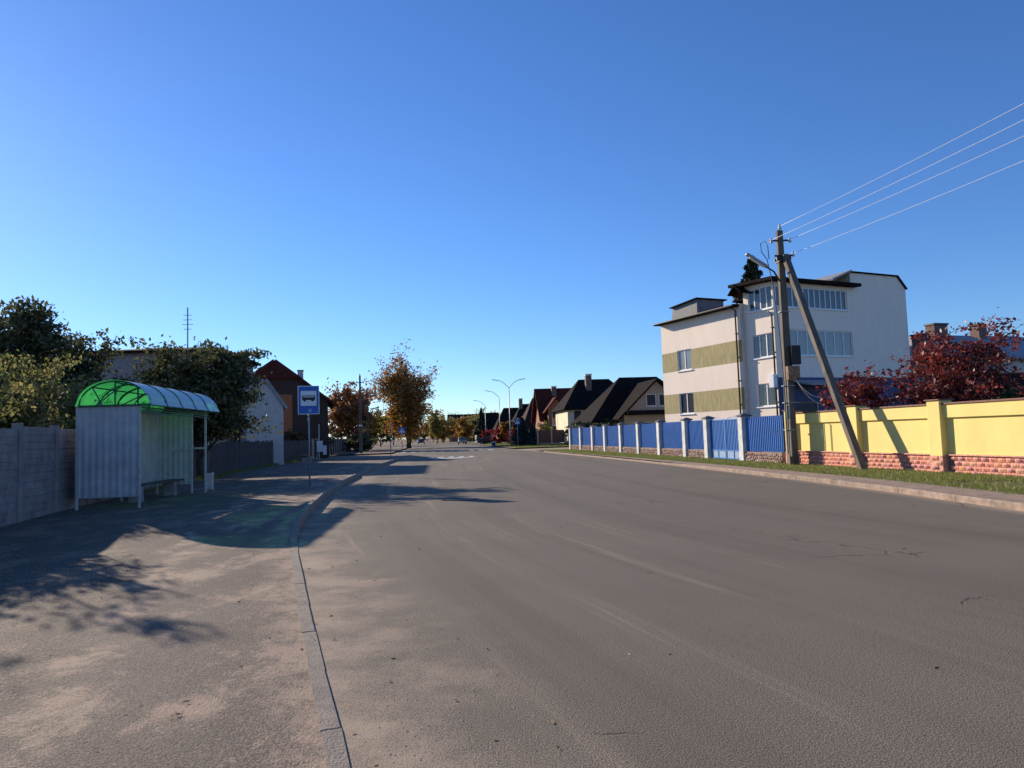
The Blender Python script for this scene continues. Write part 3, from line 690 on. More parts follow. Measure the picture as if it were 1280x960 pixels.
def lamp(label, x, y, h, arms, arm=2.2, group='street lamps'):
    t = thing('street_lamp', label, 'street lamp', (x, y, .05), 0, group)
    g = MB(); g.tube([(0, 0, -.1), (0, 0, h*.35), (0, 0, h*.36), (0, 0, h*.88)], [.12, .11, .075, .06], 10); g.build('post', M['grey_metal'], t, smooth=True)
    for s in arms:
        g = MB(); g.tube([(s*arm*(k/8), 0, h*.88+(h*.12)*math.sin(k/8*PI/2)) for k in range(9)], .045, 7); a = g.build('arm', M['grey_metal'], t, smooth=True)
        g = MB(); g.poly([(s*(arm-.05), -.07, h-.03), (s*(arm+.8), -.11, h+.1), (s*(arm+.8), .11, h+.1), (s*(arm-.05), .07, h-.03), (s*(arm-.05), -.05, h+.07), (s*(arm+.75), -.06, h+.2), (s*(arm+.75), .06, h+.2), (s*(arm-.05), .05, h+.07)], [(0,1,2,3),(4,7,6,5),(0,4,5,1),(1,5,6,2),(2,6,7,3),(3,7,4,0)]); g.build('lamp_head', M['grey_metal'], a)
lamp('tall street lamp with two arms on the far lawn', -.5, 110.5, 10.0, (-1, 1), 1.75)
lamp('single arm street lamp behind the double lamp', -2.6, 140, 10.2, (-1,), 1.9)
lamp('single arm street lamp, third along the street', -6.6, 172, 10.0, (-1,), 2.0)
lamp('faint farthest single arm street lamp', -16.5, 240, 9.8, (-1,), 2.2)

def ped_sign(label, x, y, rz, zb=2.2, front=True):
    t = thing('crossing_sign', label, 'road sign', (x, y, .1), rz, 'pedestrian crossing signs')
    g = MB(); g.tube([(0, 0, -.1), (0, 0, zb+.75)], .035, 8); g.build('post', M['grey_metal'], t)
    g = MB(); g.box(-.38, .38, -.05, -.035, zb, zb+.76); b = g.build('sign_board', M['sign_blue'] if front else M['grey_metal'], t, bevel=.005)
    if front:
        g = MB(); g.poly([(0, -.056, zb+.68), (-.32, -.056, zb+.1), (.32, -.056, zb+.1), (0, -.051, zb+.68), (-.32, -.051, zb+.1), (.32, -.051, zb+.1)], [(0,1,2),(5,4,3),(0,3,4,1),(1,4,5,2),(2,5,3,0)]); g.build('white_triangle', M['sign_white'], b)
        g = MB(); yy = -.062
        g.beam((0, yy, zb+.3), (.03, yy, zb+.48), .07, .01); g.beam((0, yy, zb+.3), (-.1, yy, zb+.14), .04, .01); g.beam((0, yy, zb+.3), (.09, yy, zb+.14), .04, .01); g.beam((.03, yy, zb+.44), (.13, yy, zb+.36), .03, .01); g.box(.01, .07, -.066, -.058, zb+.5, zb+.56)
        g.build('walking_figure', M['black'], b)
ped_sign('grey backed sign turned away at the near corner of the junction', -9.9, 58, math.radians(100), 2.0, False)
ped_sign('blue crossing sign with white triangle in front of the tall amber tree', -13.3, 86, .15, 2.1)
ped_sign('blue crossing sign beside the double street lamp on the right', .55, 98, .05, 2.9)

# near pole with brace and luminaire
np_ = thing('braced_utility_pole', 'tall concrete utility pole with leaning brace and lamp by the yellow wall', 'utility pole', (10.72, 27.9, .1))
HT = 9.15
g = MB(); g.taper(0, 0, -.1, HT, .175, .16, .11, .1); g.build('shaft', M['pole_concrete'], np_, bevel=.02)
BR0, BR1 = Vector((.5, -4.6, -.15)), Vector((.1, -.18, 8.1))
g = MB(); g.beam(BR0, BR1, .22, .22); g.build('brace', M['pole_concrete'], np_, bevel=.02)
g = MB(); g.beam((-.22, -.14, 8.0), (.34, -.14, 8.0), .1, .14); g.beam((-.2, .14, 8.0), (.3, .14, 8.0), .08, .1); g.beam((.02, -.25, 7.9), (.02, .2, 7.9), .34, .06); g.build('brace_clamp', M['dark_metal'], np_)
g = MB(); g.beam((-.42, 0, 8.75), (.42, 0, 8.75), .06); g.beam((-.3, -.1, 8.12), (.5, -.1, 8.12), .06); g.build('crossarm', M['dark_metal'], np_)
WT = []
for (ix, iz) in ((-.36, 8.66), (.36, 8.66), (.46, 8.1), (.0, 9.2)):
    g = MB(); g.tube([(ix, -.08, iz-.02), (ix, -.08, iz+.06), (ix, -.08, iz+.08), (ix, -.08, iz+.16)], [.06, .065, .04, .05], 10); g.build('insulator', M['porcelain'], np_, smooth=True); WT.append(Vector((10.72+ix, 27.82, .1+iz+.1)))
g = MB(); g.tube([(-.12, -.1, 7.1), (-.35, -.12, 7.5), (-.7, -.15, 7.72)], .035, 8); g.build('lamp_arm', M['dark_metal'], np_, smooth=True)
g = MB(); g.beam((-.6, -.15, 7.68), (-1.42, -.2, 8.22), .2, .1); lh = g.build('lamp_head', M['grey_metal'], np_, bevel=.03)
g = MB(); g.beam((-.72, -.15, 7.69), (-1.3, -.195, 8.07), .14, .06); g.build('lamp_cover', M['lamp_glass'], lh, bevel=.02)
g = MB(); g.box(.06, .42, -.34, -.1, 3.82, 4.55); g.build('fuse_box', M['black'], np_, bevel=.01)
g = MB(); g.box(-.14, .32, -.42, -.18, 3.22, 3.75); g.build('meter_box', M['rust'], np_, bevel=.01)
g = MB(); g.tube([(-.5, -.1, 8.0), (-.52, -.1, 8.5), (-.62, -.1, 8.72), (-.8, -.1, 8.62), (-.78, -.1, 8.3), (-.58, -.1, 8.0), (-.42, -.15, 7.0), (-.3, -.2, 5), (-.24, -.19, 3.2), (-.23, -.19, .4)], .016, 6); g.build('cable', M['black'], np_, smooth=True)
g = MB(); g.tube([(-.1, -.22, 3.3), (-.12, -.23, 2), (-.12, -.22, .3)], .03, 8); g.build('conduit', M['pale_post'], np_)
for z in (5.9, 3.0, 2.35, 1.3):
    g = MB(); a = .2-.009*z+.012; g.box(-a-.03, a+.01, -a, a-.02, z, z+.03); g.build('strap', M['grey_metal'], np_)
g = MB(); g.box(-.19, -.05, -.2, -.165, 1.75, 2.25); g.build('green_notice', M['green_metal'], np_)
# wires towards the viewer's right
for i, (a, e) in enumerate(zip((WT[3], WT[0], WT[1], WT[2]), (Vector((16.6, -4, 9.9)), Vector((16.0, -4, 9.2)), Vector((17.0, -4, 9.1)), Vector((17.1, -4, 8.5))))):
    p = [a.lerp(e, t/16)+Vector((0, 0, -.4*4*(t/16)*(1-t/16))) for t in range(17)]
    o = MB().tube([q-a for q in p], .007, 8).build('power_line', M['wire'], None, a, smooth=True)
    tag(o, ['topmost bright power line from the pole top to the right', 'second bright power line from the top', 'third bright power line from the top', 'lowest bright power line of the four'][i], 'power line', 'power lines')
# service drops
dr = thing('service_cable', 'thin white cables sagging from the pole box into the crimson tree', 'cable', (10.9, 27.7, 3.4))
for k in range(2):
    e = Vector((2.9, 4.5, -.6-.3*k)); g = MB(); g.tube([e*(t/8)+Vector((0, 0, -.9*(t/8)*(1-t/8))) for t in range(9)], .012, 5); g.build('strand', M['pvc'], dr, smooth=True)

# ------------------------------------------------------------------ yellow wall
yw0 = Vector((XW(6), 6, .1)); wd = Vector((-.2, 1, 0)).normalized(); wang = math.atan2(wd.y, wd.x)
yw = thing('yellow_wall', 'yellow rendered wall with brown coping and pink brick plinth', 'wall', yw0, wang)
def WY(y): return (y-6)/wd.y           # local x for world y
WEND = WY(28.8)
# local +y points to the left of the run = towards the road
PY = [WY(v) for v in (6.2, 9.8, 13.6, 17.5, 21.3, 24.9, 28.7)]
g = MB(); g.box(-.05, WEND, -.1, .07, -.25, .45); g.build('plinth', M['mortar'], yw)
g = MB(); g.box(0, WEND, -.1, .05, .45, 1.9); g.build('panel', M['yellow'], yw)
g = MB(); g.box(.02, WEND-.02, -.12, .13, 1.55, 1.93); g.build('frieze', M['yellow'], yw, bevel=.008)
g = MB(); g.box(-.05, WEND, -.16, .17, 1.93, 1.985); g.build('coping', M['coping'], yw, bevel=.01)
g = MB(); g.box(-.05, WEND, -.1, .15, .45, .49); g.build('plinth_coping', M['brick'], yw, bevel=.01)
for p in PY:
    g = MB(); g.box(p-.24, p+.24, -.2, .24, .44, 2.06); q = g.build('pillar', M['yellow'], yw, bevel=.01)
    g = MB(); g.box(p-.25, p+.25, -.2, .26, -.25, .44); g.build('pillar_plinth', M['brick'], q)
    g = MB(); g.box(p-.29, p+.29, -.25, .29, 2.06, 2.1); g.build('pillar_cap', M['coping'], q, bevel=.01)
bvar = []
for k in range(5):
    g = MB(); r_ = random.Random(k); n = 3
    top = [(-.125+.25*a/n, .045+r_.uniform(-.018, .02) if 0 < a < n and 0 < b < 2 else .012, -.062+.124*b/2) for b in range(3) for a in range(n+1)]
    F = [(b*(n+1)+a, b*(n+1)+a+1, (b+1)*(n+1)+a+1, (b+1)*(n+1)+a) for b in range(2) for a in range(n)]
    g.poly(top, F)
    g.poly([(-.125,.012,-.062),(.125,.012,-.062),(.125,.012,.062),(-.125,.012,.062),(-.125,-.02,-.062),(.125,-.02,-.062),(.125,-.02,.062),(-.125,-.02,.062)], [(0,1,5,4),(1,2,6,5),(2,3,7,6),(3,0,4,7)])
    bvar.append(g.mesh('brick', mat('brick_tone', (.74+.1*r_.uniform(-1, 1), .35+.06*r_.uniform(-1, 1), .23+.05*r_.uniform(-1, 1)), .9, .18, 9, .5, 40)))
for row in range(-1, 4):
    x = WY(16.3)+(row % 2)*.13
    while x < WEND-.1:
        dp = min(abs(x-p) for p in PY)
        if dp > .37 or dp < .13:
            o = link('brick', random.choice(bvar), yw, (x, .075 if dp > .37 else .265, row*.134-.03), 0); o.rotation_euler.x = random.uniform(-.02, .02)
        x += .264
# wire frame leaning at the wall
hd = thing('wall_cable', 'thin dark cable drop fixed to the yellow wall', 'cable', (XW(26.3)-.07, 26.3, .55), 0)
g = MB(); g.tube([(0, 0, 0), (0, 0, 1.0), (.0, .25, 1.15), (0, .5, 1.05)], .012, 5); g.build('strand', M['dark_metal'], hd)

# ------------------------------------------------------------------ blue fence
bd_ = Vector((-.1416, 1, 0)).normalized(); bang = math.atan2(bd_.y, bd_.x); b0 = Vector((XB(29.2), 29.2, .08))
bf = thing('blue_fence', 'blue corrugated fence with white pillars and rubble stone plinth', 'fence', b0, bang)
PB = [32.6, 36.5, 39.4, 43.5, 47.5, 51.5, 55.7, 59.5, 63.7, 67.8]
def BY(y): return (y-29.2)/bd_.y
edges = [29.2]+PB
rs = np.random.default_rng(3); SM = MB()
for i, y in enumerate(PB):
    p = BY(y); g = MB(); g.box(p-.21, p+.21, -.21, .21, -.3, 1.98); q = g.build('pillar', M['pillar'], bf, bevel=.012)
    g = MB(); g.taper(p, 0, 1.98, 2.03, .27, .27, .27, .27); g.poly([(p-.27,-.27,2.03),(p+.27,-.27,2.03),(p+.27,.27,2.03),(p-.27,.27,2.03),(p,0,2.14)], [(0,1,4),(1,2,4),(2,3,4),(3,0,4)]); g.build('pillar_cap', M['pillar_cap'], q)
for i in range(len(edges)-1):
    a, b = BY(edges[i])+(.21 if i else .05), BY(edges[i+1])-.21
    if i == 1: continue
    g = MB(); corr(g, (a, .0, 0), (1, 0, 0), b-a, .42, 1.93, .16, .018)
    g.build('fence_sheet', M['blue_sheet'], bf, recalc=False)
    g = MB(); g.box(a, b, -.06, -.03, .6, .66); g.box(a, b, -.06, -.03, 1.65, 1.71); g.build('rail', M['dark_metal'], bf)
    g = MB(); g.box(a-.02, b+.02, -.14, .1, -.3, .4); pl = g.build('plinth', M['mortar'], bf)
    S = MB()
    nx = int((b-a)/.17)
    for r in range(3):
        for k in range(nx):
            cx = a+(k+.5+.4*(r % 2)-.1)*(b-a)/nx; cz = .03+r*.13+rs.normal()*.015; w_ = .07+rs.uniform(0, .03); h_ = .05+rs.uniform(0, .025)
            n = 7; ring = [(cx+w_*math.cos(2*PI*j/n)*rs.uniform(.85, 1.1), .1, cz+h_*math.sin(2*PI*j/n)*rs.uniform(.85, 1.1)) for j in range(n)]
            inn = [(cx+(v[0]-cx)*.6, .135+rs.uniform(0, .02), cz+(v[2]-cz)*.6) for v in ring]
            S.poly(ring+inn, [tuple(range(n, 2*n))]+[(j, (j+1) % n, n+(j+1) % n, n+j) for j in range(n)], int(rs.integers(0, 3)))
    o = S.build('rubble_stones', [M['rubble'], mat('rubble_light', (.5, .42, .35), .9, .25, 9), mat('rubble_rose', (.36, .2, .15), .9, .25, 9)], pl); o['kind'] = 'stuff'
# gate
a, b = BY(32.6)+.24, BY(36.5)-.24; mid = (a+b)/2
gt = thing('metal_gate', 'blue double gate with pale lower panels between two pillars', 'gate', b0+bd_*a, bang)
for k in range(2):
    x0 = k*(mid-a)+.02; x1 = (k+1)*(mid-a)-.02
    g = MB(); corr(g, (x0, .0, 0), (1, 0, 0), x1-x0, .42, 1.86, .16, .014); lf = g.build('gate_leaf', M['blue_sheet'], gt, recalc=False)
    g = MB()
    for z in (.02, .40, 1.86): g.box(x0, x1, -.03, .03, z, z+.045)
    for x, zt in ((x0, 1.88), ((x0+x1)/2, .42), (x1-.045, 1.88)): g.box(x, x+.045, -.028, .032, .025, zt)
    g.build('gate_frame', M['blue_sheet'], lf)
    for q in range(2):
        xa = x0+.05+q*(x1-x0)/2; g = MB(); g.box(xa, xa+(x1-x0)/2-.06, -.005, .005, .07, .40); g.build('lower_panel', M['pale_blue'], lf)
    g = MB(); g.tube([(x0+.1+i_*(x1-x0-.2)/10, 0, 1.9+.1*math.sin(PI*i_/10)) for i_ in range(11)], .015, 6); g.build('top_bow', M['blue_sheet'], lf)

# ------------------------------------------------------------------ windows and walls
def window(parent, fn, s0, s1, z0, z1, lights, pane='glass', dep=.1, fr=.07, sill=True, glassmat=None):
    """fn(s, d, z): s along the wall, d outwards"""
    def bx(g, a, b, d0, d1, z0, z1):
        P = [fn(a,d0,z0),fn(b,d0,z0),fn(b,d1,z0),fn(a,d1,z0),fn(a,d0,z1),fn(b,d0,z1),fn(b,d1,z1),fn(a,d1,z1)]
        g.poly(P, [(0,3,2,1),(4,5,6,7),(0,1,5,4),(1,2,6,5),(2,3,7,6),(3,0,4,7)])
    g = MB(); d0, d1 = -dep-.04, -dep+.03
    bx(g, s0, s1, d0, d1, z0, z0+fr); bx(g, s0, s1, d0, d1, z1-fr, z1)
    bx(g, s0, s0+fr, d0, d1, z0+fr, z1-fr); bx(g, s1-fr, s1, d0, d1, z0+fr, z1-fr)
    for k in range(1, lights):
        c = s0+(s1-s0)*k/lights; bx(g, c-fr*.55, c+fr*.55, d0, d1-.004, z0+fr, z1-fr)
    wn = g.build('window', M['pvc'], parent)
    for k in range(lights):
        a = s0+(s1-s0)*k/lights+fr*.4; b = s0+(s1-s0)*(k+1)/lights-fr*.4
        g = MB(); bx(g, a, b, d0+.02, d0+.035, z0+fr*.4, z1-fr*.4); g.build('pane', M[pane], wn)
    if sill:
        g = MB(); bx(g, s0-.08, s1+.08, -dep, .08, z0-.07, z0-.01); g.build('sill', M['pvc'], wn)
    return wn

def facade(g, fn, s0, s1, z0, z1, ops, band=lambda z: 0, zcuts=(), dep=.2, top=None):
    S = sorted({s0, s1, *[o[0] for o in ops], *[o[1] for o in ops]}); Z = sorted({z0, z1, *zcuts, *[o[2] for o in ops], *[o[3] for o in ops]})
    for a, b in zip(S, S[1:]):
        for c, d in zip(Z, Z[1:]):
            ms, mz = (a+b)/2, (c+d)/2
            if any(o[0] < ms < o[1] and o[2] < mz < o[3] for o in ops): continue
            g.face([fn(a,0,c), fn(b,0,c), fn(b,0,d), fn(a,0,d)], band(mz))
    for o in ops:
        a, b, c, d = o
        for q in ([(a,c),(b,c)], [(b,c),(b,d)], [(b,d),(a,d)], [(a,d),(a,c)]):
            g.face([fn(q[0][0],0,q[0][1]), fn(q[1][0],0,q[1][1]), fn(q[1][0],-dep,q[1][1]), fn(q[0][0],-dep,q[0][1])], 0)
        g.face([fn(a,-dep,c), fn(b,-dep,c), fn(b,-dep,d), fn(a,-dep,d)], 0)

# ------------------------------------------------------------------ white three storey building
bl = thing('white_building', 'white three storey building with olive bands and dark roof edges', 'building', (15.9, 43, 0), math.atan2(.42, .905))
BX, BYD, LY = 11.9, 10.75, 2.5
left_fn = lambda s, d, z: (-.32-d, s, z)      # lit wing wall
bay_fn = lambda s, d, z: (-d, s, z)
shade_fn = lambda s, d, z: (s, -d, z)
wl = [(7.45, 9.0, 5.7, 7.15), (7.45, 9.0, 2.65, 4.1)]
wb = [(.2, 1.95, 5.8, 7.25), (.2, 1.75, 2.8, 4.2), (.12, 2.1, 8.75, 10.15)]
ws = [(1.1, 6.6, 5.85, 7.45), (.25, 6.3, 8.8, 10.1), (1.4, 3.2, .9, 3.0)]
oliveband = lambda z: 1 if (5.7 < z < 7.1 or 2.7 < z < 4.1) else 0
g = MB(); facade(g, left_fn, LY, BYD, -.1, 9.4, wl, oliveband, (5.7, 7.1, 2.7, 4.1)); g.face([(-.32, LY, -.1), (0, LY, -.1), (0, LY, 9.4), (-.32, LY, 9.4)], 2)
g.face([(-.32, BYD, -.1), (BX, BYD, -.1), (BX, BYD, 9.4), (-.32, BYD, 9.4)], 0)
g.build('wing_wall', [M['stucco'], M['olive'], M['white_wall']], bl, recalc=False)
g = MB(); facade(g, bay_fn, 0, LY, -.1, 10.45, wb); g.face([(0, LY, 9.4), (4, LY, 9.4), (4, LY, 10.45), (0, LY, 10.45)]); g.build('bay_wall', [M['stucco']], bl, recalc=False)
g = MB(); facade(g, shade_fn, 0, BX-5.2, -.1, 10.45, ws, lambda z: 1 if z < 4.5 else 0, (4.5,)); facade(g, shade_fn, BX-5.2, BX, -.1, 10.45, [], lambda z: 1 if z < 4.5 else 0, (4.5,))  # wall is dark blue below the height cut
R0 = BX-5.2                                       # taller right block with a clipped top
g.face([(R0, 0, 10.45), (BX, 0, 10.45), (BX, 0, 10.55), (BX-.75, 0, 11.35), (R0, 0, 11.35)])
g.face([(BX, 0, -.1), (BX, BYD, -.1), (BX, BYD, 10.55), (BX, 0, 10.55)]); g.face([(R0, 0, 10.45), (R0, 4, 10.45), (R0, 4, 11.35), (R0, 0, 11.35)])
g.build('shaded_wall', [M['stucco'], M['lower_wall_blue']], bl, recalc=False)
for o, n, p in ((wl[0], 2, 'curtain'), (wl[1], 2, 'glass')): window(bl, left_fn, *o, n, p)
for o, n, p in ((wb[0], 3, 'glass'), (wb[1], 2, 'glass'), (wb[2], 4, 'glass')): window(bl, bay_fn, *o, n, p)
window(bl, shade_fn, *ws[0], 7, 'curtain'); window(bl, shade_fn, *ws[1], 13, 'glass')
g = MB(); g.box(1.45, 3.15, .06, .12, .9, 2.95); g.build('door', M['dark_metal'], bl)
g = MB()
g.slab([(-.8, LY+.05, 9.36), (-.8, BYD+.15, 9.36), (4.5, BYD+.15, 9.6), (4.5, LY+.05, 9.6)][::-1], .16)
g.slab([(-.55, -.55, 10.5), (R0+.35, -.55, 10.5), (R0+.35, 3.2, 10.7), (-.55, 3.2, 10.7)], .2)
g.slab([(R0-.15, -.12, 11.38), (BX-.72, -.12, 11.38), (BX-.72, BYD, 11.38), (R0-.15, BYD, 11.38)], .09)
g.slab([(BX-.75, -.12, 11.38), (BX+.1, -.12, 10.52), (BX+.1, BYD, 10.52), (BX-.75, BYD, 11.38)], .09)
g.box(2.5, R0, 3.2, BYD-.1, 9.45, 9.75)
rf = g.build('roof', M['roof_dark'], bl)
g = MB(); g.slab([(R0-1.9, -.3, 10.75), (R0-.16, -.3, 11.42), (R0-.16, 2.5, 11.42), (R0-1.9, 2.5, 10.75)], .12); g.build('ramp_roof', M['roof_grey'], rf)
g = MB()                                          # roof dormer of the wing
g.poly([(.6, 7.7, 9.5), (.6, 10.65, 9.5), (.6, 10.4, 10.55), (.6, 7.7, 10.75), (3, 7.7, 9.5), (3, 10.65, 9.5), (3, 10.4, 10.55), (3, 7.7, 10.75)], [(0,1,2,3),(7,6,5,4),(0,4,5,1),(1,5,6,2),(3,2,6,7),(0,3,7,4)])
g.build('dormer', M['slate'], rf)
g = MB(); g.slab([(.4, 7.5, 10.78), (3.2, 7.5, 10.78), (3.2, 10.6, 10.58), (.4, 10.6, 10.58)], .07); g.build('dormer_roof', M['roof_dark'], rf)
g = MB(); g.slab([(-.75, 1.9, 10.0), (-.75, 2.5, 10.55), (.3, 2.5, 10.55), (.3, 1.9, 10.0)][::-1], .06); g.slab([(-.75, 2.5, 10.55), (-.75, 3.1, 10.0), (.3, 3.1, 10.0), (.3, 2.5, 10.55)][::-1], .06); g.build('small_gable', M['roof_dark'], rf)
g = MB(); g.tube([(-.86, LY+.05, 9.28), (-.86, BYD+.15, 9.28)], .06, 8); gu = g.build('gutter', M['dark_metal'], bl)
for (dx, dy, zt) in ((-.40, LY+.35, 9.2), (-.08, .1, 8.45)):
    g = MB(); g.tube([(dx-.5*(zt > 9), dy+.25, zt+.08), (dx, dy, zt-.15), (dx, dy, .1)], .05, 8); dp = g.build('downpipe', M['dark_metal'], bl, smooth=True)
    for z in (1.5, 3, 4.5, 6, 7.5): g = MB(); g.box(dx-.08, dx+.09, dy-.08, dy+.08, z, z+.05); g.build('pipe_bracket', M['dark_metal'], dp)
g = MB(); g.box(-.3, -.02, .02, .42, 3.9, 4.7); g.build('meter_cabinet', M['pvc'], bl, bevel=.01)
g = MB(); g.slab([(1.0, -1.6, 4.0), (4.4, -1.6, 4.0), (4.4, 0, 4.35), (1.0, 0, 4.35)], .1); can = g.build('door_canopy', M['roof_grey'], bl)

# ------------------------------------------------------------------ houses
def gable_house(name, label, x, y, rz, w_, d_, ze, zr, wall, roof, wins=(), ridge='x', over=.5, hip=0.0, chim=None, group=None, z0=0):
    """footprint 0..w along x, 0..d along y; front wall at y=0"""
    t = thing(name, label, 'house', (x, y, z0), rz, group)
    front = lambda s, d, z: (s, -d, z); leftw = lambda s, d, z: (-d, d_-s, z)
    g = MB(); ops = [q[:4] for q in wins if len(q) < 6 or q[5] == 'f']
    facade(g, front, 0, w_, -.2, ze, [o for o in ops if o[3] <= ze])
    lops = [q[:4] for q in wins if len(q) > 5 and q[5] == 'l']
    facade(g, leftw, 0, d_, -.2, ze, lops)
    g.face([(w_, 0, -.2), (w_, d_, -.2), (w_, d_, ze), (w_, 0, ze)]); g.face([(0, d_, -.2), (w_, d_, -.2), (w_, d_, ze), (0, d_, ze)])
    if ridge == 'y':
        for yy in (0, d_): g.face([(0, yy, ze), (w_, yy, ze), (w_-w_*.5*(1-hip), yy, ze+(zr-ze)*(1-hip)), (w_*.5*(1-hip), yy, ze+(zr-ze)*(1-hip))] if hip else [(0, yy, ze), (w_, yy, ze), (w_/2, yy, zr)])
    elif not hip:
        for xx in (0, w_): g.face([(xx, 0, ze), (xx, d_, ze), (xx, d_/2, zr)])
    g.build('wall', M[wall], t, recalc=False)
    for q in wins:
        fn = leftw if len(q) > 5 and q[5] == 'l' else front
        window(t, fn, *q[:4], q[4], 'glass', .1 if q[3] <= ze else -.06)
    g = MB(); k = (zr-ze)
    if ridge == 'x':
        sl = k/(d_/2); zo = ze-sl*over; hx = hip
        g.slab([(-over, -over, zo), (w_+over, -over, zo), (w_+(over if not hx else -hx), d_/2, zr), (-over if not hx else hx, d_/2, zr)], .18)
        g.slab([(w_+over, d_+over, zo), (-over, d_+over, zo), (-over if not hx else hx, d_/2, zr), (w_+(over if not hx else -hx), d_/2, zr)], .18)
        if hx:
            g.slab([(-over, d_+over, zo), (-over, -over, zo), (hx, d_/2, zr)], .18); g.slab([(w_+over, -over, zo), (w_+over, d_+over, zo), (w_-hx, d_/2, zr)], .18)
    else:
        sl = k/(w_/2); zo = ze-sl*over; f = hip
        yf = -over; c = w_/2
        if f:
            zc = ze+k*(1-f); xl = c-(c)*f; back = k*f*.9
            g.slab([(-over, yf, zo), (xl, yf, zc), (c, yf+back, zr), (c, d_+over, zr), (-over, d_+over, zo)][::-1], .18)
            g.slab([(w_+over, yf, zo), (w_-xl, yf, zc), (c, yf+back, zr), (c, d_+over, zr), (w_+over, d_+over, zo)], .18)
            g.slab([(xl, yf, zc), (w_-xl, yf, zc), (c, yf+back, zr)], .18)
        else:
            g.slab([(-over, yf, zo), (c, yf, zr), (c, d_+over, zr), (-over, d_+over, zo)][::-1], .18)
            g.slab([(w_+over, yf, zo), (c, yf, zr), (c, d_+over, zr), (w_+over, d_+over, zo)], .18)
    r = g.build('roof', M[roof], t)
    if chim:
        cx, cy, cz = chim; g = MB(); g.box(cx-.4, cx+.4, cy-.4, cy+.4, cz-2.2, cz); ch = g.build('chimney', M['chimney'], r)
        g = MB(); g.box(cx-.5, cx+.5, cy-.5, cy+.5, cz+.12, cz+.2); g.box(cx-.42, cx+.42, cy-.42, cy+.42, cz, cz+.121); g.build('chimney_cap', M['pvc'], ch)
    return t
ST = math.atan2(-.15, 1)                         # street turn
# right row, near to far
hA = gable_house('dark_roof_house', 'beige house with steep dark roof left of the white building', 9.2, 80, .12, 13, 10, 3.4, 8.0, 'beige', 'roof_dark', [(1.5, 3.2, 1.0, 2.4, 2)], 'x', .7, hip=4.2, chim=(10.6, 5, 8.6))
# front gable wing of that house
g = MB(); wf = lambda s, d, z: (s, -3.2-d, z)
facade(g, wf, 2.3, 9.7, -.2, 3.5, [(3.2, 5.4, .8, 2.5), (6.4, 9.0, .8, 2.5)]); g.face([(2.3, -3.2, 3.5), (9.7, -3.2, 3.5), (6.0, -3.2, 6.9)]); g.face([(2.3, -3.2, -.2), (2.3, .5, -.2), (2.3, .5, 3.5), (2.3, -3.2, 3.5)])
g.build('wing_wall', M['beige'], hA, recalc=False)
for a in (4.9, 6.3): window(hA, wf, a-.1, a+1.0, 4.2, 5.5, 1, 'glass', -.06)
for a, b in ((3.2, 5.4), (6.4, 9.0)): window(hA, wf, a, b, .8, 2.5, 2)
g = MB(); g.slab([(1.6, -3.9, 2.8), (6.0, -3.9, 7.0), (6.0, 4, 7.0), (1.6, 4, 2.8)][::-1], .18); g.slab([(10.4, -3.9, 2.8), (6.0, -3.9, 7.0), (6.0, 4, 7.0), (10.4, 4, 2.8)], .18)
g.box(2.4, 9.9, -4.3, -3.22, 3.3, 3.75); g.build('wing_roof', M['roof_dark'], hA)
hB = gable_house('cream_house', 'cream house with dark hipped roof and white capped chimney', 7.2, 95, .1, 9.5, 10, 5.2, 9.0, 'cream', 'roof_dark', [(.8, 1.9, 2.9, 4.6, 1), (3.5, 5, 1.0, 2.3, 2)], 'x', .6, hip=2.6, chim=(3.6, 3.2, 9.4))
hC = gable_house('red_roof_house', 'house with red brown roof and orange brick gable', 4.9, 117, .1, 9, 10, 4.4, 9.3, 'orange_brick', 'roof_red', [(1.2, 2.6, 2.6, 4.2, 2)], 'x', .7, hip=.0, chim=(2.5, 4, 9.4))
g = MB(); wf2 = lambda s, d, z: (s, -1.6-d, z); facade(g, wf2, .6, 3.4, -.2, 5.6, [(1.2, 2.8, 2.9, 5.2)]); g.face([(.6, -1.6, 5.6), (3.4, -1.6, 5.6), (2, -1.6, 7.2)]); g.face([(.6, -1.6, -.2), (.6, 1, -.2), (.6, 1, 5.6), (.6, -1.6, 5.6)])
g.build('gable_wall', M['orange_brick'], hC, recalc=False); window(hC, wf2, 1.2, 2.8, 2.9, 5.2, 2)
g = MB(); g.slab([(.0, -2.0, 4.9), (2, -2.0, 7.4), (2, 4, 7.4), (.0, 4, 4.9)][::-1], .15); g.slab([(4, -2.0, 4.9), (2, -2.0, 7.4), (2, 4, 7.4), (4, 4, 4.9)], .15); g.build('gable_roof', M['roof_red'], hC)
g = MB(); g.slab([(-.5, -3.2, 2.2), (9, -3.2, 2.2), (9, 0, 3.2), (-.5, 0, 3.2)], .15); g.build('porch_roof', M['roof_red'], hC)
gable_house('brown_roof_house', 'house with steep brown roof left of the red roofed house', 2.4, 140, .1, 8, 11, 3.6, 9.0, 'cream', 'roof_brown', [(1, 2.5, 1, 2.4, 2)], 'x', .8, hip=2.2, group='far houses on the right')
gable_house('brown_roof_house', 'dark roofed house with tall flue behind the double lamp', .2, 158, .1, 8, 11, 3.4, 8.6, 'beige', 'roof_dark', [(1, 2.5, 1, 2.4, 2)], 'x', .8, hip=2.2, chim=(2, 4, 9.6), group='far houses on the right')
gable_house('brown_roof_house', 'dark roofed house above the red bushes', -4.0, 178, .1, 9, 11, 3.2, 8.6, 'beige', 'roof_dark', [(1, 2.5, 1, 2.4, 2)], 'x', .8, hip=2.2, group='far houses on the right')
gable_house('brown_roof_house', 'small dark gable house farthest along the right row', -10.5, 205, .1, 9, 11, 3.2, 8.4, 'white_wall', 'roof_dark', [(1, 2.5, 1, 2.4, 2)], 'x', .8, hip=2.2, group='far houses on the right')
